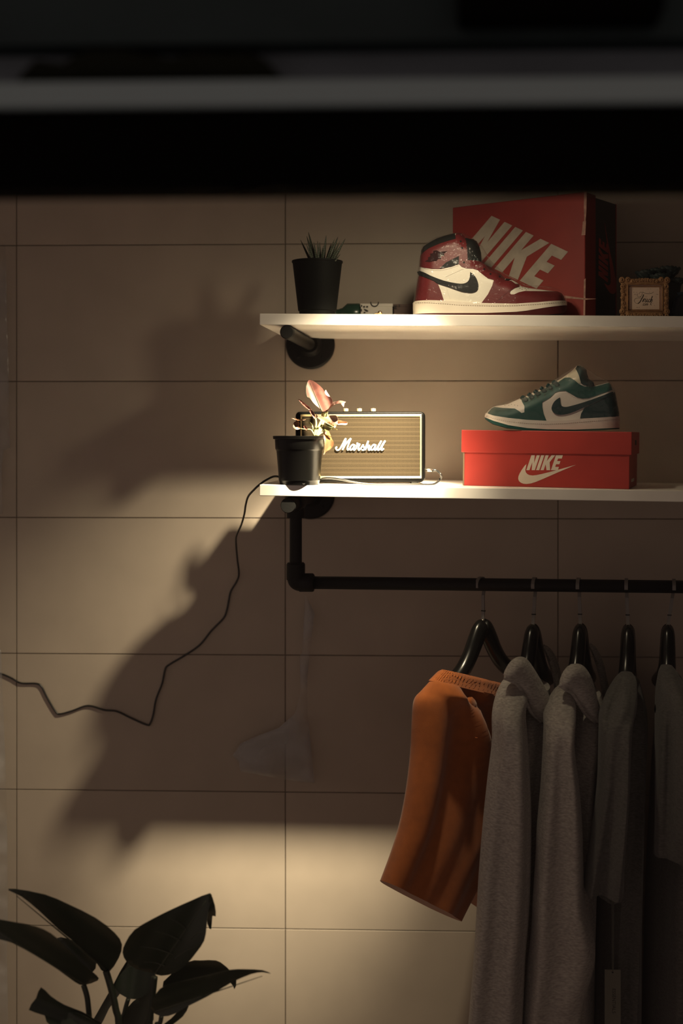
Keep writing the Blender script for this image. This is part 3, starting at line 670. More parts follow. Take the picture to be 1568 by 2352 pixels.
# ---- rosette succulent in black pot behind the frame and small dark blue vase
mSucc = mat('dusky_green_leaf', (0.030, 0.045, 0.045), 0.55, var=0.2, vscale=60)
DR = 0.20
cR = P(1518, 690, DR); zR = S1.z(cR.x); zR1 = P(1518, 655, DR).z
tr = thing('potted_rosette', 'dusky rosette succulent in a black square pot behind the gilt frame', 'potted plant', (cR.x, -DR, zR))
V, Fc = lathe_geo([(0.040, zR), (0.053, zR1), (0.050, zR1), (0.047, zR1 - .008), (0.001, zR1 - .008)], 4, (0, 0, 0)); 
mesh('pot', [Matrix.Translation((cR.x, -DR, 0)) @ Matrix.Rotation(math.radians(33), 4, 'Z') @ v for v in V], Fc, mBlackM, tr)
def rosette(px, py, d, r, name='leaf'):
    c = P(px, py, d)
    for ring, (nn_, rr, el) in enumerate(((8, 1.0, .45), (7, .85, .85), (5, .6, 1.2))):
        for k in range(nn_):
            a = k / nn_ * 6.283 + ring * .5; dirv = Vector((math.cos(a) * math.cos(el), math.sin(a) * math.cos(el), math.sin(el)))
            L = r * rr; side = dirv.cross(Vector((0, 0, 1))).normalized(); nrm = side.cross(dirv)
            V, Fc = [], []; N = 7
            for i in range(N):
                t = i / (N - 1); wd = L * .52 * math.sin(math.pi * (0.12 + .80 * t)) ** .8
                for s_ in (-1, -.5, 0, .5, 1):
                    V.append(c + dirv * (L * t) + side * (wd * s_) + nrm * (L * (.22 * t * t + .12 * s_ * s_)))
            for i in range(N - 1):
                for s_ in range(4): Fc.append((i * 5 + s_, i * 5 + s_ + 1, i * 5 + s_ + 6, i * 5 + s_ + 5))
            o = mesh(name, V, Fc, mSucc, tr, True); md = o.modifiers.new('thick', 'SOLIDIFY'); md.thickness = 0.0016
for q in ((1484, 646, .22, .028), (1507, 644, .21, .030), (1532, 643, .20, .034), (1552, 660, .22, .024), (1516, 652, .24, .026)): rosette(*q)
mBlue = mat('dark_blue_glaze', (0.016, 0.030, 0.045), 0.35)
cV = P(1566, 700, 0.25); zV = S1.z(cV.x); hV = P(1566, 672, .25).z - zV
tag(lathe('ceramic_vase', [(0.014, zV), (0.019, zV + hV * .1), (0.024, zV + hV * .45), (0.019, zV + hV * .8), (0.012, zV + hV * .92), (0.014, zV + hV), (0.011, zV + hV), (0.009, zV + hV * .9)], (cV.x + .004, -.25, 0), mBlue, None, 32), 'small dark blue vase at the right end of the upper shelf', 'vase')
# ================================================================== SHELF 2 : speaker
def z3(pts): return Z(270 / 1568, 760, 920, pts)
DSP = 0.285
sx0 = P(678, 1000, DSP).x; sx1 = P(974.5, 1000, DSP).x; scx = (sx0 + sx1) / 2; zsf = S2.z(scx) + 0.004
ztp = P(826, 945.5, DSP).z
ts = thing('radio_speaker', 'black and brass amplifier-style speaker with woven grille on the lower shelf', 'speaker', (scx, -DSP, zsf - .004))
mTolex = mat('black_tolex', (0.0013, 0.0013, 0.0013), 0.45, spec=0.06, bump=0.25, bscale=900)
def rbox(x0, x1, z0, z1_, y0, y1, r, n=8, inner=0.004):
    """rounded rectangle extruded along y, softened front edge"""
    def ring(g, y):
        out = []
        for cx, cz, a0 in ((x1 - r, z1_ - r, 0), (x0 + r, z1_ - r, 90), (x0 + r, z0 + r, 180), (x1 - r, z0 + r, 270)):
            for k in range(n + 1):
                a = math.radians(a0 + 90 * k / n); out.append(Vector((cx + (r - g) * math.cos(a), y, cz + (r - g) * math.sin(a))))
        return out
    R = [ring(inner, y0), ring(inner * .3, y0 + inner * .3), ring(0, y0 + inner), ring(0, y1 - inner), ring(inner * .3, y1 - inner * .3), ring(inner, y1)]
    N = len(R[0]); V = [v for q in R for v in q]
    Fc = [(i * N + k, i * N + (k + 1) % N, (i + 1) * N + (k + 1) % N, (i + 1) * N + k) for i in range(len(R) - 1) for k in range(N)]
    Fc += [tuple(range(N)), tuple((len(R) - 1) * N + k for k in range(N))]; return V, Fc
V, Fc = rbox(sx0, sx1, zsf, ztp, -DSP, -DSP + 0.046, 0.0085); o = mesh('cabinet', V, Fc, mTolex, ts, True); sharp(o, 40)
gx0, gz0 = z3([(0, 1005)])[0]; 
fx0 = P(690, 1000, DSP).x; fx1 = P(968, 1000, DSP).x; fz0 = P(826, 1098.5, DSP).z; fz1 = P(826, 952, DSP).z
bw = 0.0042
mBrass = mat('brass_trim', (0.88, 0.70, 0.36), 0.30, metal=0.85)
fy = -DSP - 0.0025
for q in ((fx0, fx1, fz1 - bw, fz1), (fx0, fx1, fz0, fz0 + bw), (fx0, fx0 + bw * .7, fz0 + bw, fz1 - bw), (fx1 - bw * .7, fx1, fz0 + bw, fz1 - bw)):
    box('brass_trim', q[0], q[1], fy, -DSP + .003, q[2], q[3], mBrass, ts, 0.0006)
mGr = bpy.data.materials.new('woven_grille'); mGr.use_nodes = True; nt = mGr.node_tree; bs = nt.nodes['Principled BSDF']; bs.inputs['Roughness'].default_value = 0.9; bs.inputs['Specular IOR Level'].default_value = 0.03
tc = nt.nodes.new('ShaderNodeTexCoord'); sp = nt.nodes.new('ShaderNodeSeparateXYZ'); nt.links.new(tc.outputs['Object'], sp.inputs[0])
def wave(out, freq, ph=0.0):
    a = nt.nodes.new('ShaderNodeMath'); a.operation = 'MULTIPLY_ADD'; a.inputs[1].default_value = freq * 6.283; a.inputs[2].default_value = ph; nt.links.new(out, a.inputs[0])
    s_ = nt.nodes.new('ShaderNodeMath'); s_.operation = 'SINE'; nt.links.new(a.outputs[0], s_.inputs[0]); return s_.outputs[0]
wx = wave(sp.outputs['X'], 1 / 0.0026); wz = wave(sp.outputs['Z'], 1 / 0.0030); wz2 = wave(sp.outputs['Z'], 1 / 0.0090)
def mth(op, a, b):
    n = nt.nodes.new('ShaderNodeMath'); n.operation = op
    for i, q in enumerate((a, b)):
        if isinstance(q, float): n.inputs[i].default_value = q
        else: nt.links.new(q, n.inputs[i])
    return n.outputs[0]
hole = mth('GREATER_THAN', mth('ADD', mth('ADD', wx, wz), mth('MULTIPLY', wz2, 0.55)), 0.95)
mx = nt.nodes.new('ShaderNodeMix'); mx.data_type = 'RGBA'; mx.inputs[6].default_value = (0.027, 0.0205, 0.0125, 1); mx.inputs[7].default_value = (0.004, 0.003, 0.002, 1)
nt.links.new(hole, mx.inputs[0]); nt.links.new(mx.outputs[2], bs.inputs['Base Color'])
bp = nt.nodes.new('ShaderNodeBump'); bp.invert = True; bp.inputs['Strength'].default_value = 0.4; bp.inputs['Distance'].default_value = 0.0006
nt.links.new(hole, bp.inputs['Height']); nt.links.new(bp.outputs[0], bs.inputs['Normal'])
box('grille', fx0 + bw * .6, fx1 - bw * .6, -DSP - 0.0010, -DSP + .004, fz0 + bw * .9, fz1 - bw * .9, mGr, ts)
mScript = mat('ivory_script', (0.88, 0.85, 0.70), 0.35)
V, Fc = [], []
def script(pts, r=10.5):
    q = spline([P(*z3([p])[0], DSP + 0.0035) for p in pts], 5); tube_geo(q, r * 270 / 1568 / S(DSP), 8, V, Fc)
for st in ([(82, 622), (66, 628), (66, 650), (88, 663), (118, 645), (150, 590), (178, 535), (197, 505)], [(197, 505), (188, 560), (165, 625), (152, 660)], [(152, 660), (185, 600), (230, 540), (265, 505)], [(265, 505), (240, 565), (218, 630), (222, 660), (248, 640), (262, 615)],
           [(318, 598), (290, 590), (258, 622), (254, 655), (278, 655), (305, 615), (318, 595)], [(318, 592), (300, 640), (308, 662), (330, 640), (348, 590), (352, 562)], [(352, 562), (350, 588), (378, 582), (378, 590), (362, 640), (370, 662), (395, 640), (428, 590)], [(428, 585), (428, 605), (445, 640), (432, 662), (408, 655)], [(432, 662), (462, 620), (485, 565), (497, 538)],
           [(497, 538), (485, 580), (455, 662)], [(455, 662), (480, 620), (505, 600), (512, 612), (498, 650), (510, 662), (530, 645)], [(598, 598), (570, 590), (538, 622), (534, 655), (558, 655), (585, 615), (598, 595)], [(598, 592), (580, 640), (588, 662), (610, 640), (650, 570), (672, 538)], [(672, 538), (650, 580), (622, 640), (630, 662), (655, 640), (695, 570), (724, 536)], [(724, 536), (700, 580), (670, 640), (678, 662), (705, 640)]):
    script(st)
mesh('script_logo', V, Fc, mScript, ts, True)
mKnob = mat('brass_knob', (0.85, 0.66, 0.40), 0.35, metal=0.8)
for px in (794, 825, 857):
    c = P(px, 945, DSP - 0.022)
    lathe('knob', [(0.0052, ztp - .0005), (0.0052, ztp + .0058), (0.0046, ztp + .0066)], (c.x, -DSP + .022, 0), mKnob, ts, 20)
    lathe('knob_ring', [(0.0062, ztp - .0005), (0.0062, ztp + .0010)], (c.x, -DSP + .022, 0), mBlack, ts, 20)
for fx in (sx0 + .02, sx1 - .02):
    for fyy in (-DSP + .010, -DSP + .036): lathe('foot', [(0.007, S2.z(fx) + .0001), (0.008, S2.z(fx) + .003), (0.009, zsf + .001)], (fx, fyy, 0), mBlack, ts, 16)
# plug and cord
mCord = mat('black_rubber_cord', (0.012, 0.012, 0.012), 0.38)
mSteel = mat('nickel', (0.65, 0.60, 0.52), 0.3, metal=1.0)
tc_ = thing('power_cord', 'thin black cord running from the speaker over the shelf edge and along the tiled wall', 'cord', P(640, 1092, .28))
dp = 0.262
tube('jack_plug', [P(974, 1079.5, dp), P(993, 1080, dp)], 0.0032, mSteel, tc_, 14)
tube('strain_relief', [P(992, 1080, dp), P(1000, 1080.5, dp), P(1007, 1083, dp)], [0.0033, 0.0026, 0.0018], mCord, tc_, 12)
def shz(px, d, lift=0.0017):
    x = P(px, 1100, d).x; return Vector((x, -d, S2.z(x) + lift))
cp = [P(1005, 1082, dp), P(1012, 1090, dp + .01), P(1011, 1100, .26), shz(995, .275), shz(960, .297), shz(900, .312), shz(850, .318), shz(810, .322) + Vector((0, 0, .004)), shz(780, .318) + Vector((0, 0, .009)), shz(750, .298) + Vector((0, 0, .010)), shz(720, .262) + Vector((0, 0, .004)), shz(690, .24), shz(655, .26) + Vector((0, 0, .006)), P(632, 1094, .29), P(612, 1102, .31), P(596, 1113, .315)]
wl = [(584, 1124, .30), (570, 1140, .26), (564, 1160, .22), (561, 1180, .18), (554, 1205, .14), (543, 1230, .10), (542, 1248, .07), (545, 1285, .03), (548.5, 1318, .012), (543, 1336, .006), (530, 1358, .003), (525, 1380, .003), (521, 1400, .003), (513, 1420, .003), (485, 1449, .003), (458, 1482, .003), (420, 1508, .003), (388, 1527, .003), (379, 1538, .003), (372, 1570, .003), (358, 1607, .003), (352, 1640, .003), (345, 1661, .003), (337, 1665, .003), (300, 1649, .003), (268, 1634, .003), (240, 1631, .003), (202, 1621, .003), (165, 1633, .003), (138, 1640, .003), (128, 1635, .003), (108, 1602, .003), (95, 1577, .003), (82, 1570, .003), (48, 1569, .003), (25, 1557, .003), (0, 1547, .003), (-60, 1530, .003)]
cp += [P(*q) for q in wl]
tube('cable', spline(cp, 6), 0.0021, mCord, tc_, 10)
# ---- nursery pot with pink aglaonema
DP = 0.333
cP = P(687.5, 1050, DP); zp = S2.z(cP.x)
tg = thing('potted_aglaonema', 'glossy black nursery pot with a pink-leaved plant in front of the speaker', 'potted plant', (cP.x, -DP, zp))
R_ = lambda wpx: wpx / 2 / S(DP)
zz = lambda py: zp + (1112 - py) / S(DP)
lathe('pot', [(R_(86), zz(1112)), (R_(90), zz(1111)), (R_(93), zz(1103)), (R_(95), zz(1102)), (R_(105), zz(1035)), (R_(108), zz(1032)), (R_(111), zz(1030)), (R_(113), zz(1008)), (R_(121), zz(1007)), (R_(122), zz(1001)), (R_(120), zz(1000)), (R_(116), zz(1000)), (R_(110), zz(1010)), (R_(4), zz(1010))], (cP.x, -DP, 0), mBlack, tg, 56)
for k in range(4):
    an = -math.pi / 2 + .35 + k * 1.57
    lathe('drain_notch', [(.0028, 0), (.0028, .0006)], (0, 0, 0), mInk, tg, 12).data.transform(Matrix.Translation((cP.x + R_(89.5) * math.cos(an), -DP + R_(89.5) * math.sin(an), zz(1107))) @ Matrix.Rotation(an + math.pi / 2, 4, 'Z') @ Matrix.Rotation(math.pi / 2, 4, 'X'))
lathe('soil', [(R_(112), zz(1006)), (R_(60), zz(1004)), (0.001, zz(1003))], (cP.x, -DP, 0), mSoil, tg, 28)
def leafmat(name, c1_, c2_, rough=0.45, scale=60, lo=.45, hi=.6, trans=0.0):
    m = bpy.data.materials.new(name); m.use_nodes = True; nt = m.node_tree; b = nt.nodes['Principled BSDF']; b.inputs['Roughness'].default_value = rough
    tc = nt.nodes.new('ShaderNodeTexCoord'); n = nt.nodes.new('ShaderNodeTexNoise'); n.inputs['Scale'].default_value = scale; n.inputs['Detail'].default_value = 4
    cr = nt.nodes.new('ShaderNodeValToRGB'); cr.color_ramp.elements[0].position = lo; cr.color_ramp.elements[0].color = (*c1_, 1); cr.color_ramp.elements[1].position = hi; cr.color_ramp.elements[1].color = (*c2_, 1)
    nt.links.new(tc.outputs['Object'], n.inputs['Vector']); nt.links.new(n.outputs['Fac'], cr.inputs['Fac']); nt.links.new(cr.outputs['Color'], b.inputs['Base Color'])
    return m
mPink = leafmat('pink_leaf', (0.175, 0.068, 0.056), (0.225, 0.098, 0.080))
mPinkD = leafmat('dusky_pink_leaf', (0.13, 0.05, 0.04), (0.20, 0.08, 0.06))
mPale = leafmat('pale_pink_leaf', (0.58, 0.34, 0.24), (0.66, 0.42, 0.30))
mYel = leafmat('pale_green_leaf', (0.34, 0.33, 0.12), (0.46, 0.42, 0.18))
mDry = leafmat('dried_leaf', (0.10, 0.04, 0.017), (0.19, 0.085, 0.03))
mRim = mat('dark_leaf_edge', (0.05, 0.06, 0.03), 0.5)
mStem = mat('pale_stem', (0.35, 0.36, 0.16), 0.5)
LASTLEAF = {}
def leaf(name, outline, base, tip, d_base, d_tip, m, parent, cup=0.01, th=0.0009, step=4, arch=0.0, vein=None, smooth=2, rim=None):
    ol = smooth_poly(outline, smooth); pts, tris, be = tri2d(ol, step)
    b = np.array(base, float); t = np.array(tip, float); ax = t - b; L = np.hypot(*ax); ax /= L; nr = np.array([-ax[1], ax[0]])
    q = (pts - b); u = np.clip(q @ ax / L, -.1, 1.1); v = q @ nr; hw = max(np.abs(v).max(), 1)
    dd = d_base + (d_tip - d_base) * u + cup * (v / hw) ** 2 - cup * 0.25 * np.cos(v / hw * 9) * 0.3 + arch * 4 * u * (1 - u)
    V = [P(p[0], p[1], k) for p, k in zip(pts, dd)]; n = len(V)
    Vb = [x + Vector((0, th, 0)) for x in V]
    Fc = list(tris) + [tuple(n + i for i in reversed(f)) for f in tris] + [(a, a + n, c + n, c) for a, c in be]
    o = mesh(name, V + Vb, Fc, m, parent, True); sharp(o, 70)
    sd = (d_tip - d_base)
    def dat(p):
            p = np.array(p, float)
            q = p - b; u = q @ ax / L; v = q @ nr; return d_base + sd * u + cup * (v / hw) ** 2 - cup * .075 * math.cos(v / hw * 9) + arch * 4 * u * (1 - u)
    LASTLEAF['d'] = dat
    if vein:
        V, Fc = [], []
        tube_geo([P(*(b + ax * L * s_), dat(b + ax * L * s_) + .0004) for s_ in np.linspace(0, .93, 12)], [vein[1] * (1 - .7 * s_) for s_ in np.linspace(0, 1, 12)], 6, V, Fc)
        mesh('midrib', V, Fc, vein[0], parent, True)
    if rim:
        e = [P(*p, float(d_base + sd * np.clip((np.array(p) - b) @ ax / L, -.1, 1.1) + cup * (((np.array(p) - b) @ nr) / hw) ** 2 - cup * .075 * math.cos(((np.array(p) - b) @ nr) / hw * 9) + arch * 4 * np.clip((np.array(p) - b) @ ax / L, -.1, 1.1) * (1 - np.clip((np.array(p) - b) @ ax / L, -.1, 1.1)))) for p in ol]
        i0, i1 = rim[1]; e = e[int(i0 * len(e)):int(i1 * len(e))]
        if len(e) > 2: V, Fc = tube_geo(e, .0009, 6); mesh('leaf_edge', V, Fc, rim[0], parent, True)
    return o
def zg(pts): return Z(200 / 1568, 620, 860, pts)
leaf('leaf', zg([(690, 108), (735, 102), (800, 130), (880, 190), (950, 260), (985, 330), (1000, 375), (1085, 410), (1120, 460), (1120, 530), (1070, 600), (985, 660), (925, 665), (900, 620), (830, 560), (770, 500), (710, 420), (672, 415), (650, 330), (648, 220)]), zg([(935, 665)])[0], zg([(700, 110)])[0], .345, .325, mPink, tg, .012, vein=(mRim, .0009), rim=(mRim, (.80, 1.0)), step=3)
leaf('leaf', zg([(505, 445), (560, 465), (640, 530), (715, 590), (740, 635), (705, 640), (620, 580), (560, 520)]), zg([(735, 640)])[0], zg([(505, 445)])[0], .34, .335, mPink, tg, .006, step=3)
leaf('leaf', zg([(705, 635), (745, 640), (790, 690), (830, 790), (800, 800), (760, 740), (720, 690)]), zg([(820, 790)])[0], zg([(710, 640)])[0], .34, .34, mPinkD, tg, .004, step=3)
leaf('leaf', zg([(1130, 500), (1200, 485), (1270, 470), (1365, 495), (1340, 515), (1325, 590), (1290, 545), (1240, 520), (1170, 540), (1090, 600), (1010, 680), (985, 670), (1060, 600)]), zg([(1000, 680)])[0], zg([(1350, 500)])[0], .335, .36, mPink, tg, .006, step=3, arch=.01)
leaf('leaf', zg([(985, 310), (1005, 275), (1020, 310), (1060, 370), (1075, 400), (1040, 390), (1000, 360)]), zg([(1070, 400)])[0], zg([(1000, 285)])[0], .33, .325, mPale, tg, .004, step=3)
leaf('leaf', zg([(818, 716), (870, 725), (960, 765), (1020, 765), (1060, 740), (1180, 735), (1215, 780), (1220, 850), (1195, 920), (1165, 965), (1120, 925), (1050, 870), (960, 850), (890, 810), (840, 765)]), zg([(985, 860)])[0], zg([(1175, 960)])[0], .352, .372, mPale, tg, .010, step=3, vein=(mYel, .0008))
leaf('leaf', zg([(1225, 820), (1300, 840), (1375, 850), (1392, 880), (1370, 908), (1290, 905), (1200, 895)]), zg([(1210, 860)])[0], zg([(1390, 880)])[0], .35, .365, mPale, tg, .005, step=3)
leaf('leaf', zg([(960, 900), (1010, 920), (1090, 960), (1150, 970), (1200, 985), (1205, 1000), (1150, 985), (1080, 1005), (1010, 1010), (950, 1000), (940, 950)]), zg([(950, 970)])[0], zg([(1200, 995)])[0], .345, .365, mYel, tg, .006, step=3)
leaf('leaf', zg([(1000, 890), (1060, 900), (1120, 935), (1150, 965), (1080, 955), (1010, 925)]), zg([(1005, 905)])[0], zg([(1150, 965)])[0], .335, .345, mRim, tg, .004, step=3)
leaf('dried_leaf', zg([(975, 1020), (1040, 1010), (1075, 1060), (1110, 1160), (1145, 1220), (1135, 1290), (1080, 1350), (1010, 1390), (965, 1450), (975, 1380), (985, 1300), (980, 1200), (965, 1110)]), zg([(1010, 1020)])[0], zg([(975, 1440)])[0], .340, .378, mDry, tg, .010, step=3)
leaf('dried_leaf', zg([(420, 900), (440, 850), (500, 845), (528, 880), (520, 940), (550, 970), (500, 995), (450, 985), (415, 950)]), zg([(545, 970)])[0], zg([(420, 890)])[0], .33, .33, mDry, tg, .008, step=3)
leaf('leaf', zg([(380, 790), (440, 790), (520, 805), (600, 815), (655, 808), (600, 830), (500, 832), (420, 805)]), zg([(650, 812)])[0], zg([(380, 790)])[0], .32, .33, mDry, tg, .003, step=3)
leaf('leaf', zg([(600, 935), (640, 920), (675, 990), (640, 1000)]), zg([(670, 995)])[0], zg([(610, 930)])[0], .335, .34, mPink, tg, .003, step=3)
for (q, d, r) in (([(800, 1110), (850, 1000), (900, 900), (940, 800), (955, 680)], .335, .0032), ([(830, 1110), (880, 1010), (940, 900), (1000, 760), (1020, 670)], .34, .0026), ([(790, 1110), (820, 960), (830, 880), (815, 780)], .335, .0018), ([(780, 1110), (775, 990), (755, 920), (700, 860)], .33, .0014), ([(850, 1110), (905, 1030), (955, 960)], .345, .0022), ([(800, 1100), (740, 1000), (672, 990)], .335, .0012), ([(860, 1110), (930, 1050), (1005, 1015)], .345, .0014), ([(790, 1100), (760, 1010), (700, 1000), (545, 975)], .325, .0009)):
    tube('stem', spline([P(*zg([p])[0], d) for p in q], 4), r, mStem, tg, 8)
# ================================================================== SHELF 2 : red shoe box with green low-top
mBoxR2 = mat('bright_red_card', (0.42, 0.035, 0.026), 0.5, var=0.06, vscale=20)
mCardK = mat('raw_card_edge', (0.20, 0.13, 0.08), 0.9)
mWhiteP = mat('white_print', (0.72, 0.64, 0.54), 0.6, var=0.06)
yaw2 = math.radians(11.5)
A2 = P(1449, 1060, 0.345); fu2 = Vector((-math.cos(yaw2), math.sin(yaw2), 0)); eu2 = Vector((math.sin(yaw2), math.cos(yaw2), 0))
zb2 = S2.z(A2.x - .16); lidtop = P(1449, 989.5, .345).z
Rz2 = Matrix(((-fu2.x, eu2.x, 0, A2.x), (-fu2.y, eu2.y, 0, A2.y), (0, 0, 1, 0), (0, 0, 0, 1)))
tilt = Matrix.Translation((A2.x - .16, 0, zb2)) @ Matrix.Rotation(-S2.ang, 4, 'Y') @ Matrix.Translation((-A2.x + .16, 0, -zb2))
T2 = tilt @ Rz2
tx = thing('red_shoe_box', 'red lidded shoe box lying under the green low-top shoe', 'shoe box', (A2.x - .16, -A2.y * 0 - .25, zb2))
LX = (A2 - P(1064, 1060, .345 - .36 * math.sin(yaw2))).length + .004; TX = 0.205; lh = 53 / S(.345)
zl = lidtop
from_bm('body', geo_box(-LX + .004, -0.004, .003, TX - .003, zb2 + .0003, zl - .004, .0008, 1), mBoxR2, tx, False, T2)
V_, F_ = [], []
from_bm('lid', geo_box(-LX, 0, 0, TX, zl - lh, zl, .0012, 2), mBoxR2, tx, False, T2)
from_bm('end_flap', geo_box(-LX + .0035, -LX + .0062, .0022, .004, zb2 + .001, zl - lh, 0), mCardK, tx, False, T2)
from_bm('finger_hole', geo_box(-0.0002, .0004, .085, .12, zl - .026, zl - .016, 0), mInk, tx, False, T2)
n2 = (T2.to_3x3() @ Vector((0, -1, 0))); q2 = T2 @ Vector((-.1, .003 - .0001, zb2 + .05))
def zR2(polys): return [Z(548 / 1568, 1020, 800, p) for p in polys]
decal('printed_lettering', zR2(affine(UN, (572, 703), (207, 0), (-33, 98))), q2, n2, mWhiteP, tx, .0004)
decal('printed_swoosh', zR2([smooth_poly([(540, 760), (508, 800), (487, 842), (491, 872), (520, 890), (570, 888), (640, 862), (740, 818), (866, 765), (866, 765), (740, 800), (640, 826), (580, 836), (545, 826), (532, 800)], 2)]), q2, n2, mWhiteP, tx, .0004)
n2e = T2.to_3x3() @ Vector((1, 0, 0))
from_bm('printed_swoosh', geo_box(-.0039, -.0035, .05, .12, zb2 + .012, zb2 + .018, 0), mWhiteP, tx, False, T2)
# ---- green low-top
mGrn = mat('teal_green_leather', (0.008, 0.058, 0.052), 0.5, spec=0.3, var=0.12, vscale=30, bump=0.08, bscale=500)
mGrnD = mat('deep_teal_leather', (0.004, 0.028, 0.032), 0.5, spec=0.3, bump=0.08, bscale=500)
mWht = mat('white_leather', (0.66, 0.60, 0.55), 0.5, var=0.04, bump=0.05, bscale=400)
mCreamT = mat('cream_mesh', (0.50, 0.46, 0.36), 0.7, var=0.06, vscale=80)
mInner = mat('dark_lining', (0.010, 0.022, 0.020), 0.9)
def z2(pts): return Z(340 / 1568, 1100, 830, pts)
DS2 = 0.255
up2 = z2([(62, 572), (90, 540), (130, 502), (160, 490), (300, 465), (400, 420), (440, 400), (480, 390), (520, 370), (600, 330), (700, 290), (760, 245), (800, 230), (870, 195), (960, 130), (1010, 85), (1030, 60), (1060, 55), (1100, 70), (1135, 100), (1140, 140), (1160, 200), (1210, 232), (1222, 272), (1300, 255), (1370, 235), (1395, 260), (1430, 320), (1450, 400), (1465, 480), (1480, 560), (1480, 598), (1300, 613), (1100, 624), (900, 644), (700, 650), (500, 640), (300, 620), (150, 594)])
n2_ = len(up2)
xx = [x for x, _ in z2([(62, 0), (300, 0), (500, 0), (900, 0), (1200, 0), (1480, 0)])]
pl2 = Pillow(up2, DS2, 0.042, 32, flat=set(range(n2_ - 8, n2_)), Wx=(xx, (0.036, 0.044, 0.044, 0.038, 0.035, 0.033)))
cS = P(1270, 985, DS2)
sx_ = (T2 @ Vector((-.15, .1, zl)))
tsn = thing('low_top_sneaker', 'green and white low-top sneaker in clear film on top of the red shoe box', 'sneaker', (cS.x, -DS2, sx_.z))
pl2.solid('upper', mWht, tsn, 4)
grn = z2([(92, 556), (130, 512), (160, 496), (250, 508), (370, 515), (410, 540), (440, 563), (468, 555), (470, 490), (445, 440), (442, 404), (480, 393), (520, 400), (560, 380), (640, 330), (700, 293), (760, 249), (800, 234), (830, 236), (900, 188), (950, 190), (990, 215), (1040, 260), (1100, 285), (1180, 290), (1290, 262), (1370, 239), (1392, 264), (1400, 322), (1390, 320), (1250, 370), (1140, 408), (1080, 412), (1020, 400), (970, 370), (900, 330), (830, 335), (790, 350), (740, 400), (690, 430), (655, 450), (655, 500), (670, 570), (700, 643), (500, 635), (300, 615), (150, 590), (95, 574)])
pl2.panel('green_overlay', grn, mGrn, tsn, 0.0014, 4)
pl2.panel('heel_overlay', z2([(1052, 618), (1062, 570), (1098, 505), (1250, 435), (1398, 362), (1432, 335), (1448, 400), (1463, 480), (1477, 560), (1477, 597), (1300, 608)]), mGrnD, tsn, 0.0014, 4)
pl2.panel('swoosh', smooth_poly(z2([(840, 400), (843, 440), (852, 480), (880, 498), (930, 495), (1040, 465), (1150, 430), (1300, 375), (1395, 338), (1400, 362), (1250, 432), (1100, 500), (1000, 545), (920, 572), (850, 582), (800, 575), (765, 548), (752, 510), (770, 460), (800, 425), (840, 400)]), 2), mGrnD, tsn, 0.0026, 4)
pl2.panel('tongue', z2([(804, 234), (870, 199), (960, 135), (1015, 90), (1035, 160), (1062, 248), (1035, 255), (990, 213), (950, 188), (900, 186), (830, 234)]), mCreamT, tsn, 0.0008, 4)
pl2.panel('tongue_edge', z2([(1013, 90), (1035, 62), (1060, 58), (1098, 74), (1132, 102), (1137, 140), (1130, 272), (1090, 268), (1062, 250), (1038, 160)]), mGrnD, tsn, 0.0026, 4)
pl2.panel('lining', z2([(1112, 120), (1137, 142), (1158, 202), (1206, 234), (1218, 275), (1180, 290), (1120, 284)]), mInner, tsn, 0.0012, 4)
for k in range(6):
    t = k / 5; x = 470 + 330 * t; y = 425 - 160 * t
    q = z2([(x - 26, y - 34), (x + 4, y - 12), (x + 22, y + 18)])
    W = pl2.w(np.array(q)); b = pl2.base(np.array(q))
    tube('lace', spline([p + Vector((0, -float(w_) - .002, 0)) for p, w_ in zip(b, W)], 4), [0.003] + [0.0052] * 7 + [0.003], mGrnD, tsn, 8, flat=.7)
dots(pl2, z2([(490, 440), (545, 420), (610, 395), (685, 370), (760, 320), (830, 280)]), 2.2, 'eyelet', mInner, tsn)
dots(pl2, z2([(270, 480), (310, 478), (340, 470), (370, 478), (400, 485)]), 0.8, 'perforation', mInk, tsn, .0006)
stitches('stitching', pl2, z2([(655, 460), (640, 400), (650, 345)]), mInner, tsn, 2, 1.2, .5, .0022)
stitches('stitching', pl2, z2([(910, 345), (980, 395), (1050, 420), (1150, 425)]), mStitch, tsn, 2, 1.2, .5, .0008)
ms2 = z2([(57, 592), (72, 562), (150, 589), (300, 614), (500, 634), (700, 643), (900, 639), (1100, 619), (1300, 607), (1482, 594), (1487, 620), (1479, 716), (1300, 723), (1000, 735), (700, 732), (500, 720), (300, 688), (150, 644), (60, 606)])
W_PL = ([0, .25, .5, .75, 1.0], [.95, 1.0, .86, .82, .80])
xs = [p[0] for p in ms2]; spl2 = solepl(ms2, DS2, min(xs) - 1, max(xs) + 1, 0.050)
spl2.solid('midsole', mWht, tsn, 5)
stitches('stitching', spl2, z2([(75, 592), (150, 622), (300, 652), (500, 672), (700, 680), (900, 672), (1100, 655), (1300, 640), (1470, 624)]), mStitch, tsn, 3, 1.8, .8, .0006)
W_PL = ([0, .25, .5, .75, 1.0], [.95, 1.0, .86, .82, .80])
os2 = z2([(58, 604), (150, 642), (300, 686), (500, 718), (700, 730), (1000, 733), (1300, 721), (1479, 714), (1477, 728), (1300, 738), (1000, 746), (700, 746), (500, 742), (300, 720), (150, 680), (66, 628)])
solepl(os2, DS2, min(xs) - 1, max(xs) + 1, 0.0495).solid('outsole', mGrn, tsn, 5)
wr2 = z2([(52, 600), (85, 530), (155, 478), (420, 396), (690, 270), (1000, 76), (1060, 44), (1140, 84), (1250, 160), (1382, 226), (1442, 320), (1488, 560), (1492, 640), (1300, 660), (1000, 680), (700, 690), (300, 670)])
wp2 = Pillow(wr2, DS2, 0.047, 30, flat=set(range(12, 17)), Wx=(xx, (0.041, 0.049, 0.049, 0.043, 0.040, 0.039)))
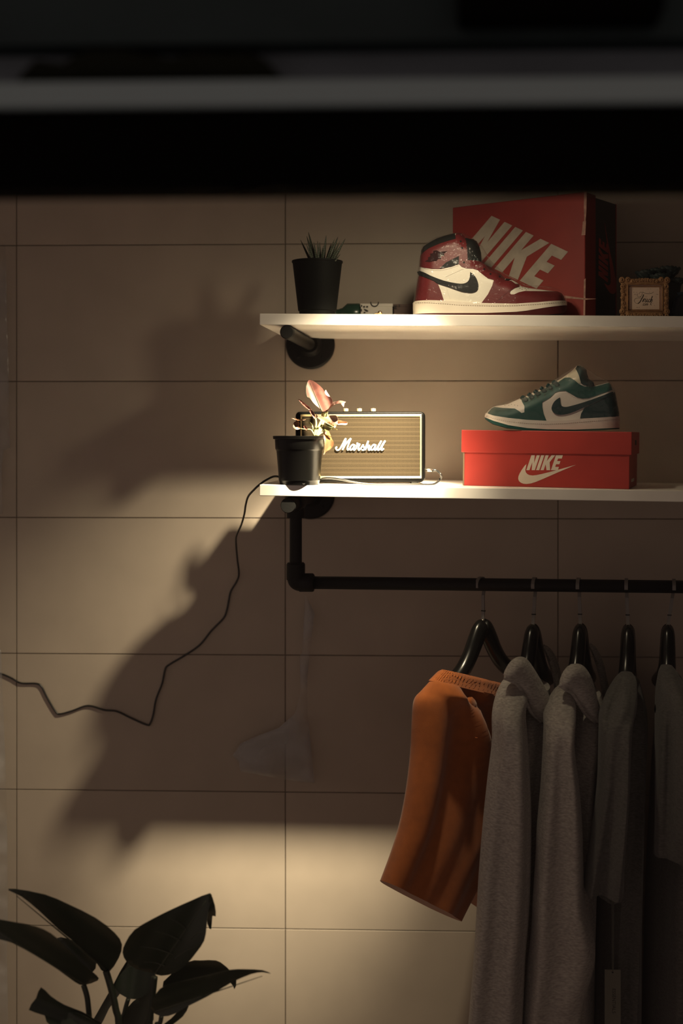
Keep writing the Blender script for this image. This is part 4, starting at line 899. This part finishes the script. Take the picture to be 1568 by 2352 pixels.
wp2.solid('shrink_wrap', mFilm2, tsn, 5, noise=crumple(8, 0.003))
ztop_at = lambda x: (tilt @ Vector((x, 0, zl))).z
dz = max(ztop_at(P(1270, 985, DS2).x), 0) - P(1270, z2([(0, 746)])[0][1], DS2).z + 0.0006
for ch in tsn.children: ch.location.z += dz
# ================================================================== HANGERS AND CLOTHES
mHang = mat('black_lacquer_wood', (0.005, 0.005, 0.005), 0.25, spec=0.4)
mHook = mat('clear_plastic_hook', (0.17, 0.16, 0.15), 0.3)
HC = ['orange shorts', 'first grey hoodie', 'second grey hoodie', 'charcoal tee with the paper tag', 'rightmost charcoal tee']
def hanger(px, nx, ny, psi, who, sc=1.0):
    hx = P(px, 1338, BD).x; zc = rail_z(hx); psi = math.radians(psi)
    Fd = Vector((-math.sin(psi), -math.cos(psi), 0)); Td = Vector((math.cos(psi), -math.sin(psi), 0))
    nk = P(nx, ny, BD); nk = Vector((nk.x, -BD, nk.z))
    t = thing('clothes_hanger', 'black wooden hanger holding the ' + who, 'hanger', nk, 'hangers on the pipe rail')
    top = Vector((hx, -BD, zc)); R = RP + .0022
    # hook goes over the rail along its own plane
    pts = []
    for a in np.linspace(200, -20, 14):
        ar = math.radians(a); pts.append(top + Fd * (R * math.cos(ar) * -1) + Vector((0, 0, R * math.sin(ar))))
    last = pts[-1]
    hk = pts + [last.lerp(nk, .25) + Fd * .004, last.lerp(nk, .5) + Fd * .002, last.lerp(nk, .75), nk + Vector((0, 0, -.004))]
    V, Fc = [], []
    q = spline(hk, 3)
    for i, p in enumerate(q):
        tg_ = (q[min(i + 1, len(q) - 1)] - q[max(i - 1, 0)]).normalized(); nn_ = tg_.cross(Td).normalized()
        for s1, s2 in ((-1, -1), (1, -1), (1, 1), (-1, 1)): V.append(p + Td * (.0034 * s1) + nn_ * (.0011 * s2))
    for i in range(len(q) - 1):
        for k in range(4): Fc.append((i * 4 + k, i * 4 + (k + 1) % 4, i * 4 + 4 + (k + 1) % 4, i * 4 + 4 + k))
    Fc += [(0, 1, 2, 3), tuple(len(V) - 4 + k for k in range(4))]
    mesh('hook', V, Fc, mHook, t)
    V, Fc = lathe_geo([(.0036, 0), (.0040, .001), (.0040, .005), (.003, .006)], 12, (nk.x, nk.y, nk.z - .002)); mesh('ferrule', V, Fc, mSteel, t, True)
    jn = nk.lerp(last, .30); box('joint_band', -.0042, .0042, -.002, .002, -.0012, .0012, mInk, t, 0, Matrix.Translation(jn) @ Matrix.Rotation(-psi, 4, 'Z'))
    for sg in (1, -1):
        prof = [(0.0, .004, .018, .013), (.012, .010, .020, .014), (.028, .028, .019, .0145), (.050, .056, .017, .015), (.080, .083, .016, .016), (.12, .104, .016, .018), (.165, .118, .017, .020), (.195, .128, .016, .020), (.205, .134, .009, .012)]
        V, Fc = [], []; n = 16; R_k = spline3(prof, 4)
        for i, (s_, dz_, hh, wd) in enumerate(R_k):
            c = nk + Fd * (sg * s_ * sc) + Vector((0, 0, -dz_ - .008)) + Td * (-.010 * (s_ / .2) ** 2)
            a = R_k[max(i - 1, 0)]; b = R_k[min(i + 1, len(R_k) - 1)]
            tv = (Fd * (sg * (b[0] - a[0])) + Vector((0, 0, -(b[1] - a[1])))).normalized(); nv = tv.cross(Td).normalized()
            for k in range(n):
                an = 6.283 * k / n; V.append(c + Td * (wd * math.cos(an)) + nv * (hh * math.sin(an)))
        for i in range(len(R_k) - 1):
            for k in range(n): Fc.append((i * n + k, i * n + (k + 1) % n, (i + 1) * n + (k + 1) % n, (i + 1) * n + k))
        Fc += [tuple(range(n)), tuple((len(R_k) - 1) * n + k for k in range(n))]
        mesh('arm', V, Fc, mHang, t, True)
    return t, nk, Fd, Td
hanger(1104, 1108, 1427, 35, HC[0], .88)
hanger(1227, 1223, 1438, 16, HC[1], .84)
hanger(1328, 1332, 1437, 13, HC[2], .84)
hanger(1438, 1442, 1439, 9, HC[3], .8)
hanger(1547, 1533, 1439, 7, HC[4], .75)
# ---- orange shorts
mOr = mat('burnt_orange_cotton', (0.33, 0.088, 0.013), 0.95, var=0.10, vscale=60, bump=0.15, bscale=700, sheen=0.2)
mOrL = mat('orange_waistband', (0.35, 0.095, 0.016), 0.95, var=0.10, vscale=60, bump=0.2, bscale=700, sheen=0.2)
tsx = thing('orange_shorts', 'burnt orange elastic-waist shorts hanging at the left end of the rail', 'shorts', P(1040, 1540, .4))
def loft2(name, rows, m, parent, n=56, sub=6, thick=0.03, folds=0.0, gather=0, seed=0, power=2.2, cap=True, fold_fn=None):
    """rows: (Lx,Ly,Ld, Rx,Ry,Rd, thickness) rings spanned between two 3-D points"""
    R = spline3(rows, sub); V = []
    for i, (lx, ly, ld, rx, ry, rd, tk) in enumerate(R):
        A_ = P(lx, ly, ld + GS); B_ = P(rx, ry, rd + GS); c = (A_ + B_) / 2; a = (B_ - A_) / 2
        nv = Vector((0, 0, 1)).cross(a); nv.z = 0; nv.normalize(); nv = -nv if nv.y > 0 else nv
        t = i / (len(R) - 1)
        for j in range(n):
            th = 6.283185 * j / n; cs, sn = math.cos(th), math.sin(th); e = 2 / power
            ux = math.copysign(abs(cs) ** e, cs); uy = math.copysign(abs(sn) ** e, sn)
            f = fold_fn(ux, uy, t) if fold_fn else 0.0
            g = gather * math.sin(j * 2.9 + math.sin(i * 1.3)) if gather else 0.0
            V.append(c + a * ux + nv * (tk * uy + (f + g) * (1 if uy > 0 else .3)))
    N = len(R); Fc = [(i * n + j, i * n + (j + 1) % n, (i + 1) * n + (j + 1) % n, (i + 1) * n + j) for i in range(N - 1) for j in range(n)]
    if cap: Fc.append(tuple(range(n))); Fc.append(tuple((N - 1) * n + j for j in range(n)))
    o = mesh(name, V, Fc, m, parent, True); sharp(o, 65); return o
def fold_s(ux, uy, t):
    # ridge falling from the hanger tip towards the crotch + vertical drapes
    r1_ = 0.022 * math.exp(-((ux - (-0.85 + 2.2 * t)) / .24) ** 2) * min(1, t * 8)
    r2_ = 0.012 * math.exp(-((ux + 0.85) / .22) ** 2)
    r3_ = -0.016 * math.exp(-((ux - (-0.35 + 2.2 * t)) / .26) ** 2) - 0.010 * math.exp(-((ux - (-0.2 - .3 * t)) / .3) ** 2) * min(1, 2 * t)
    return r1_ + r2_ + r3_ + 0.004 * math.sin(9 * ux + 5 * t)
loft2('leg', [(992, 1562, .485, 1160, 1604, .30, .030), (972, 1587, .50, 1162, 1618, .29, .036), (956, 1610, .51, 1163, 1635, .28, .040), (951, 1660, .51, 1162, 1690, .28, .042), (947, 1730, .51, 1158, 1765, .28, .042), (938, 1810, .515, 1146, 1840, .29, .044), (924, 1890, .52, 1122, 1915, .31, .046), (905, 1955, .525, 1098, 1985, .34, .046), (880, 2024, .53, 1046, 2112, .385, .045)], mOr, tsx, 64, 6, fold_fn=fold_s)
loft2('leg', [(1080, 1800, .33, 1160, 1810, .22, .030), (1078, 1900, .33, 1150, 1910, .22, .035), (1074, 1990, .32, 1140, 2010, .22, .036), (1072, 2040, .32, 1130, 2098, .22, .034)], mOr, tsx, 40, 5)
wb = loft2('waistband', [(1018, 1538, .455, 1158, 1572, .295, .020), (1010, 1543, .463, 1160, 1578, .295, .026), (1000, 1553, .475, 1161, 1592, .295, .028), (990, 1564, .487, 1162, 1607, .295, .0315)], mOrL, tsx, 130, 5, gather=.0016)
Vd = [P(1068, 1604, .50), P(1064, 1625, .505), P(1058, 1645, .50)]
blob = Pillow(smooth_poly([(1052, 1632), (1062, 1612), (1078, 1600), (1090, 1606), (1096, 1625), (1092, 1648), (1080, 1655), (1066, 1648)], 2), .445 + GS, .012, 10, x0=1070, gx=-.0009)
blob.solid('pocket_flap', mOr, tsx, 4, noise=crumple(5, .006))
blob2 = Pillow(smooth_poly([(1087, 1693), (1104, 1680), (1118, 1668), (1124, 1690), (1132, 1708), (1112, 1700)], 2), .42 + GS, .010, 8, x0=1110, gx=-.0009)
blob2.solid('drawcord', mOr, tsx, 4, noise=crumple(6, .005))
# ---- hoodies
def heather(name, c, lo=.72):
    return mat(name, c, 0.97, var=0.30, vscale=420, bump=0.4, bscale=700, sheen=0.15, stretch=(0.3, 0.3, 1.0))
mHood = heather('heather_grey_fleece', (0.345, 0.32, 0.295))
mTee = heather('charcoal_jersey', (0.088, 0.085, 0.080))
def hoodie(label, sleeve, body, hoodp, farp, hd, group, seed):
    py = sleeve[0][0]; t = thing('hoodie', label, 'hoodie', P(sleeve[0][1], py, .33), group)
    loft('sleeve', sleeve, mHood, t, 64, 6, .15, 4, seed)
    loft('body', body, mHood, t, 48, 5, .05, 7, seed + 1)
    h = Pillow(smooth_poly(hoodp[0], 3), hd + GS, .030, 22, x0=hoodp[1], gx=-.0006, gy=-.0001, y0=1560)
    h.solid('hood', mHood, t, 5, noise=crumple(seed + 4, .002))
    rimp = hoodp[2]
    tube('hood_seam', spline([P(x, y, float(h.d(np.array([(x, y)]))[0] + h.w(np.array([(x, y)]))[0]) + .006) for x, y in rimp], 5), .0042, mHood, t, 8)
    for k, fp in enumerate(farp):
        Pillow(smooth_poly(fp, 3), .27 + GS - .03 * k, .016, 9, x0=fp[0][0], gx=-.001).solid('hood_fold', mHood, t, 5)
    return t
hoodie('heather grey hoodie hanging next to the orange shorts',
       [(1556, 1163, 1190, .43, .02), (1572, 1150, 1208, .45, .05), (1600, 1138, 1212, .475, .07), (1640, 1130.5, 1206, .50, .078), (1700, 1131, 1210, .515, .075), (1780, 1122, 1214, .525, .07), (1880, 1112, 1217, .53, .065), (2000, 1102, 1216, .53, .06), (2100, 1095, 1213, .53, .06), (2200, 1087, 1206, .53, .056), (2300, 1077, 1204, .53, .054), (2400, 1068, 1200, .53, .05), (2480, 1064, 1196, .53, .046)],
       [(1575, 1195, 1262, .33, .06), (1640, 1165, 1262, .31, .15), (1760, 1150, 1250, .29, .18), (1950, 1140, 1246, .28, .175), (2200, 1120, 1240, .28, .175), (2480, 1110, 1236, .28, .175)],
       ([(1157, 1556), (1163, 1532), (1178, 1514), (1196, 1508), (1212, 1516), (1232, 1545), (1252, 1580), (1268, 1615), (1278, 1650), (1262, 1668), (1240, 1655), (1218, 1632), (1204, 1598), (1188, 1572)], 1200, [(1158, 1556), (1172, 1562), (1190, 1573), (1205, 1600), (1219, 1633), (1242, 1656)]),
       [[(1246, 1482), (1262, 1488), (1278, 1512), (1288, 1550), (1291, 1600), (1276, 1612), (1270, 1560), (1258, 1520)], [(1226, 1520), (1250, 1560), (1262, 1600), (1270, 1640), (1250, 1640), (1236, 1590)]], .485, 'grey hoodies on the rail', 3)
hoodie('heather grey hoodie with bulging sleeve hanging before the charcoal tees',
       [(1572, 1290, 1308, .43, .02), (1592, 1270, 1318, .455, .05), (1633, 1249, 1322, .485, .072), (1670, 1248, 1320, .505, .078), (1721, 1246, 1319, .515, .075), (1805, 1241, 1329, .525, .07), (1898, 1232, 1337, .53, .065), (1967, 1228, 1340, .53, .06), (2060, 1221, 1344, .53, .06), (2110, 1219, 1355, .53, .06), (2165, 1216, 1366, .53, .058), (2213, 1213, 1360, .53, .055), (2269, 1209, 1342, .53, .055), (2320, 1205, 1331, .53, .05), (2400, 1200, 1322, .53, .05), (2480, 1196, 1316, .53, .046)],
       [(1590, 1320, 1378, .33, .06), (1640, 1295, 1385, .31, .15), (1760, 1275, 1372, .29, .18), (1950, 1265, 1366, .28, .175), (2200, 1255, 1360, .28, .175), (2480, 1240, 1355, .28, .175)],
       ([(1284, 1573), (1290, 1548), (1304, 1530), (1322, 1524), (1340, 1530), (1356, 1552), (1367, 1585), (1378, 1625), (1386, 1656), (1370, 1660), (1346, 1640), (1326, 1612), (1314, 1590), (1298, 1580)], 1330, [(1285, 1573), (1300, 1583), (1315, 1592), (1328, 1614), (1347, 1641), (1368, 1658)]),
       [[(1350, 1478), (1366, 1484), (1382, 1512), (1392, 1550), (1400, 1600), (1386, 1608), (1376, 1560), (1364, 1516)], [(1340, 1530), (1356, 1550), (1372, 1590), (1384, 1640), (1366, 1640), (1352, 1590)]], .485, 'grey hoodies on the rail', 11)
# chest print on the second hoodie's front, seen in the gap between the sleeves
hd2 = [o for o in bpy.data.objects if o.name.startswith('hoodie') and o.type == 'EMPTY'][-1]
text('chest_print', 'ESSENTIALS', P(1222, 2332, .49 + GS) + Vector((0, -.004, 0)), Vector((1, 0, 0)), Vector((0, 0, 1)), .062, mat('grey_print', (0.05, 0.048, 0.044), .8), hd2)
# ---- charcoal tees
def tee(label, sleeve, body, under, seed):
    t = thing('t_shirt', label, 't-shirt', P(sleeve[0][1], sleeve[0][0], .33), 'charcoal tees on the rail')
    loft('sleeve', sleeve, mTee, t, 64, 6, .20, 4, seed)
    loft('body', body, mTee, t, 48, 5, .06, 6, seed + 1)
    if under: Pillow(smooth_poly(under, 2), .49 + GS, .008, 8).solid('sleeve_lining', mTee, t, 5)
    return t
t4 = tee('charcoal short-sleeved tee with a long paper tag hanging from it',
    [(1546, 1425, 1452, .42, .02), (1562, 1412, 1460, .44, .04), (1600, 1392, 1460, .47, .07), (1635, 1380, 1456, .49, .08), (1670, 1377, 1450, .505, .08), (1800, 1371, 1444, .515, .078), (1920, 1356, 1436, .52, .075), (2036, 1339, 1430, .52, .07)],
    [(1560, 1430, 1466, .32, .06), (1640, 1405, 1478, .31, .15), (1800, 1392, 1470, .30, .18), (2050, 1375, 1464, .29, .185), (2250, 1365, 1462, .29, .185), (2480, 1355, 1462, .29, .185)],
    [(1345, 2030), (1430, 2030), (1432, 2060), (1410, 2078), (1396, 2074), (1384, 2066), (1366, 2052)], 21)
t5 = tee('charcoal short-sleeved tee at the right edge of the rail',
    [(1530, 1518, 1544, .42, .02), (1548, 1514, 1556, .44, .04), (1590, 1512, 1575, .47, .07), (1650, 1511, 1590, .49, .08), (1760, 1507, 1600, .51, .08), (1860, 1504, 1606, .52, .078), (1952, 1501, 1612, .52, .075)],
    [(1550, 1530, 1560, .32, .06), (1640, 1520, 1600, .31, .15), (1800, 1505, 1610, .30, .18), (2050, 1492, 1612, .29, .185), (2480, 1480, 1616, .29, .185)],
    [(1526, 1952), (1600, 1950), (1600, 2000), (1568, 1998), (1556, 1980), (1540, 1964)], 31)
# paper tag
mTag = mat('kraft_tag', (0.16, 0.155, 0.125), 0.85, var=0.05)
tt = thing('swing_tag', 'narrow card swing tag on a string below the charcoal tee sleeve', 'tag', P(1407, 2226, .50 + GS))
V, Fc = [], []
for ox in (-1.6, 1.6): tube_geo([P(1407 + ox, 2070, (.502 + GS)), P(1407 + ox, 2150, (.502 + GS)), P(1407 + ox * .8, 2222, (.502 + GS)), P(1407, 2232, (.502 + GS))], .0006, 6, V, Fc)
mesh('string', V, Fc, mTag, tt, True)
a = P(1388, 2470, .50 + GS); b = P(1425, 2227, .50 + GS)
box('card', a.x, b.x, -.501 - GS, -.4998 - GS, a.z, b.z, mTag, tt, .0002)
c = P(1406.5, 2233, .501 + GS); lathe('eyelet', [(.0018, -.0012), (.0018, 0.0)], (c.x, -.5008 - GS, c.z), mInk, tt, 12, 'y')
text('printed_letters', 'ESSENTIALS', P(1409.5, 2299, .5014 + GS), Vector((0, 0, -1)), Vector((1, 0, 0)), 56 / S(.50 + GS), mInk, tt, .0003)
# ================================================================== FLOOR PLANT (lower left)
mLeaf = leafmat('dark_green_leaf', (0.016, 0.026, 0.016), (0.022, 0.034, 0.020), rough=0.4, scale=25, lo=.3, hi=.7)
mVein = mat('leaf_vein', (0.060, 0.072, 0.048), 0.5)
mStalk = mat('dark_stalk', (0.020, 0.028, 0.016), 0.5)
DG = 0.60
def zp_(pts): return Z(700 / 1568, 0, 1960, pts)
cg = P(270, 2352, DG)
tpp = thing('potted_philodendron', 'broad-leaved dark green philodendron standing on the floor at lower left', 'potted plant', (cg.x, -DG, 0))
lathe('pot', [(.10, 0), (.105, .004), (.135, .27), (.14, .275), (.14, .30), (.132, .30), (.128, .28), (.001, .28)], (cg.x, -DG, 0), mBlackM, tpp, 48)
lathe('soil', [(.128, .281), (.06, .288), (.001, .29)], (cg.x, -DG, 0), mSoil, tpp, 28)
def pl(o, b, t, db, dt, cup=.03, arch=0.0, vein=True, m=None): return leaf('leaf', zp_(o), zp_([b])[0], zp_([t])[0], db, dt, m or mLeaf, tpp, cup, .001, 9, arch, (mVein, .0018) if vein else None)
pl([(42, 190), (75, 183), (230, 212), (350, 262), (490, 332), (590, 410), (627, 470), (610, 540), (560, 612), (520, 600), (490, 555), (380, 455), (300, 390), (200, 295), (110, 222)], (545, 600), (50, 190), .60, .68, .03, .03)
pl([(-60, 340), (60, 352), (180, 376), (260, 412), (320, 465), (420, 565), (495, 628), (502, 655), (430, 678), (385, 662), (300, 600), (180, 525), (60, 460), (-60, 420)], (430, 672), (-60, 375), .64, .74, .03, .03)
pl([(295, 436), (340, 438), (390, 460), (450, 520), (495, 565), (475, 612), (420, 580), (340, 555), (310, 500)], (480, 605), (300, 440), .57, .57, .02, vein=False)
pl([(1080, 205), (980, 245), (880, 290), (780, 340), (690, 395), (645, 460), (630, 510), (650, 557), (700, 595), (780, 615), (830, 630), (900, 615), (960, 570), (1010, 510), (1050, 450), (1062, 380), (1070, 300), (1085, 240)], (800, 618), (1078, 215), .62, .66, .035, .02)
for (x0, y0, x1, y1) in ((890, 520, 720, 480), (930, 450, 790, 400), (960, 390, 860, 330), (980, 440, 1040, 400), (900, 540, 1010, 480), (850, 580, 740, 560)):
    q = zp_([(x0, y0), ((x0 + x1) / 2, (y0 + y1) / 2 - 8), (x1, y1)]); dv = LASTLEAF['d']; tube('vein', spline([P(*k_, dv(k_) + .0005) for k_ in q], 4), [.0012 - .0001 * k_ for k_ in range(9)], mVein, tpp, 6)
pl([(1080, 205), (1105, 270), (1109, 325), (1092, 322), (1086, 392), (1066, 362), (1068, 290)], (1075, 300), (1105, 330), .655, .62, .008, vein=False)
pl([(960, 562), (1030, 552), (1110, 552), (1150, 574), (1182, 604), (1215, 655), (1205, 700), (1180, 660), (1080, 680), (960, 690), (860, 700), (840, 660)], (850, 680), (1200, 690), .56, .56, .03, vein=False)
pl([(775, 800), (800, 725), (850, 680), (950, 655), (1080, 625), (1180, 600), (1260, 597), (1350, 602), (1392, 620), (1350, 612), (1290, 622), (1200, 660), (1165, 680), (1060, 740), (960, 790), (900, 825), (830, 840)], (800, 815), (1390, 618), .63, .68, .03, .03)
pl([(590, 690), (630, 610), (690, 580), (800, 625), (790, 690), (730, 740), (660, 748)], (680, 745), (700, 585), .57, .56, .02, vein=False)
pl([(210, 690), (260, 735), (330, 780), (420, 815), (480, 850), (520, 890), (270, 895), (230, 835), (148, 806), (185, 745)], (510, 890), (180, 740), .64, .70, .02, vein=False)
pl([(260, 890), (300, 850), (360, 818), (430, 835), (500, 878), (540, 920), (300, 930)], (520, 910), (350, 822), .67, .67, .03, vein=False)
pl([(880, 850), (940, 790), (970, 788), (940, 840), (890, 880), (800, 960), (820, 900)], (810, 950), (970, 788), .60, .62, .01, vein=False)
mBud = mat('dull_green_sheath', (0.045, 0.05, 0.035), 0.6)
pl([(650, 556), (690, 580), (640, 690), (560, 800), (510, 900), (460, 900), (500, 820), (580, 680)], (480, 900), (660, 560), .54, .54, .015, vein=False, m=mBud)
pl([(720, 735), (780, 705), (790, 800), (770, 900), (620, 900), (650, 800)], (690, 900), (770, 710), .53, .53, .015, vein=False, m=mBud)
for (q, d, r) in (([(430, 678), (448, 740), (458, 830), (470, 950)], .63, .0048), ([(545, 605), (570, 690), (595, 800), (612, 950)], .60, .006), ([(795, 635), (785, 730), (770, 860), (755, 960)], .61, .0055), ([(660, 748), (640, 820), (620, 950)], .57, .004), ([(830, 838), (820, 880), (780, 960)], .63, .004), ([(850, 690), (800, 790), (740, 950)], .565, .004)):
    e = Vector((cg.x + (q[-1][0] - 640) * .00003, -DG - (d - .6) * .5, .285))
    tube('stalk', spline([P(*zp_([p])[0], d) for p in q] + [e], 5), r, mStalk, tpp, 10)
# ================================================================== PAINTED REFLECTION AND CLEAR PLASTIC FILM ON THE WALL
mSheet = clear_film('painted_reflection', (0.98, 0.98, 0.98), 1.0, 0.18, 0.5, 14, haze=0.40, hazecol=(0.55, 0.56, 0.58), hazevar=9)  # haze colour paints the pale reflection on the tiles below the elbow
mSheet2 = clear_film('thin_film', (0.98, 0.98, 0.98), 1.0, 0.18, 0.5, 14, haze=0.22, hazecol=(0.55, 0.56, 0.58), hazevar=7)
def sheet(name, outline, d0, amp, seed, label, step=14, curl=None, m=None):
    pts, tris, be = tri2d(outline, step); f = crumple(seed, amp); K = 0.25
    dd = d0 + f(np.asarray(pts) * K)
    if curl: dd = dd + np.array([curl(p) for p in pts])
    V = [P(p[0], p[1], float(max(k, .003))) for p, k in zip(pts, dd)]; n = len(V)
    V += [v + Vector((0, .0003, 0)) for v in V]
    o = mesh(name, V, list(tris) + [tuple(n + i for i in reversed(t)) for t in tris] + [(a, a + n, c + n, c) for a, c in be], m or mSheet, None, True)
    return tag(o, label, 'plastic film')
sheet('film_and_reflection', [(700, 1364), (722, 1408), (718, 1440), (705, 1560), (706, 1640), (716, 1740), (722, 1798), (690, 1796), (640, 1788), (552, 1772), (548, 1750), (534, 1735), (552, 1708), (592, 1690), (640, 1672), (676, 1640), (690, 1590), (688, 1505), (694, 1500), (698, 1420)], .02, .016, 4, 'crumpled hazy sheet painting a pale reflection on the wall below the pipe elbow')
sheet('film_and_reflection', [(-60, 560), (12, 562), (18, 800), (23, 1028), (8, 1035), (4, 1080), (6, 1180), (-60, 1190)], .012, .012, 9, 'strip of clear plastic film at the left edge, level with the shelves', m=mSheet2)
sheet('film_and_reflection', [(-60, 1490), (2, 1490), (8, 1640), (14, 1800), (16, 1900), (18, 2050), (16, 2200), (20, 2420), (-60, 2420)], .02, .012, 12, 'strip of clear plastic film at the left edge, behind the floor plant', m=mSheet2)

# ================================================================== nest small pieces under the part they belong to
NEST = {'midrib': ('leaf',), 'leaf_edge': ('leaf',), 'vein': ('leaf',), 'screw': ('wall_flange',), 'knob_ring': ('knob',), 'script_logo': ('grille',), 'eyelet': ('upper', 'card'),
        'perforation': ('upper',), 'stitching': ('upper', 'midsole'), 'winged_emblem': ('red_overlay',), 'tread_slot': ('outsole',), 'scuff': ('lid',), 'script_lettering': ('sign',),
        'printed_letters': ('sign', 'card'), 'drain_notch': ('pot',), 'soil': ('pot',), 'hood_seam': ('hood',), 'ferrule': ('hook',), 'joint_band': ('hook',), 'finger_hole': ('lid',),
        'end_flap': ('body',), 'white_sticker': ('body',), 'strain_relief': ('jack_plug',), 'end_cap': ('pipe',), 'chest_print': ('body',), 'pocket_flap': ('leg',), 'drawcord': ('leg',),
        'printed_letter': ('body',), 'printed_mark': ('body',), 'printed_swoosh': ('body',), 'printed_lettering': ('body', 'lid'), 'bead_row': ('inner_rim',), 'scrollwork': ('moulding',), 'post': ('ball',), 'sleeve_lining': ('sleeve',)}
def base(o): return o.name.split('.')[0]
live = [o for o in ORDER if o.parent is not None and o.parent.type == 'EMPTY']
newp = []
for i, o in enumerate(live):
    want = NEST.get(base(o))
    if not want: continue
    sib = [q for q in live[:i] if q.parent == o.parent and base(q) in want]
    if sib: newp.append((o, sib[-1]))
for o, p in newp:
    inv = p.matrix_basis.inverted(); o.parent = p; o.matrix_parent_inverse = inv
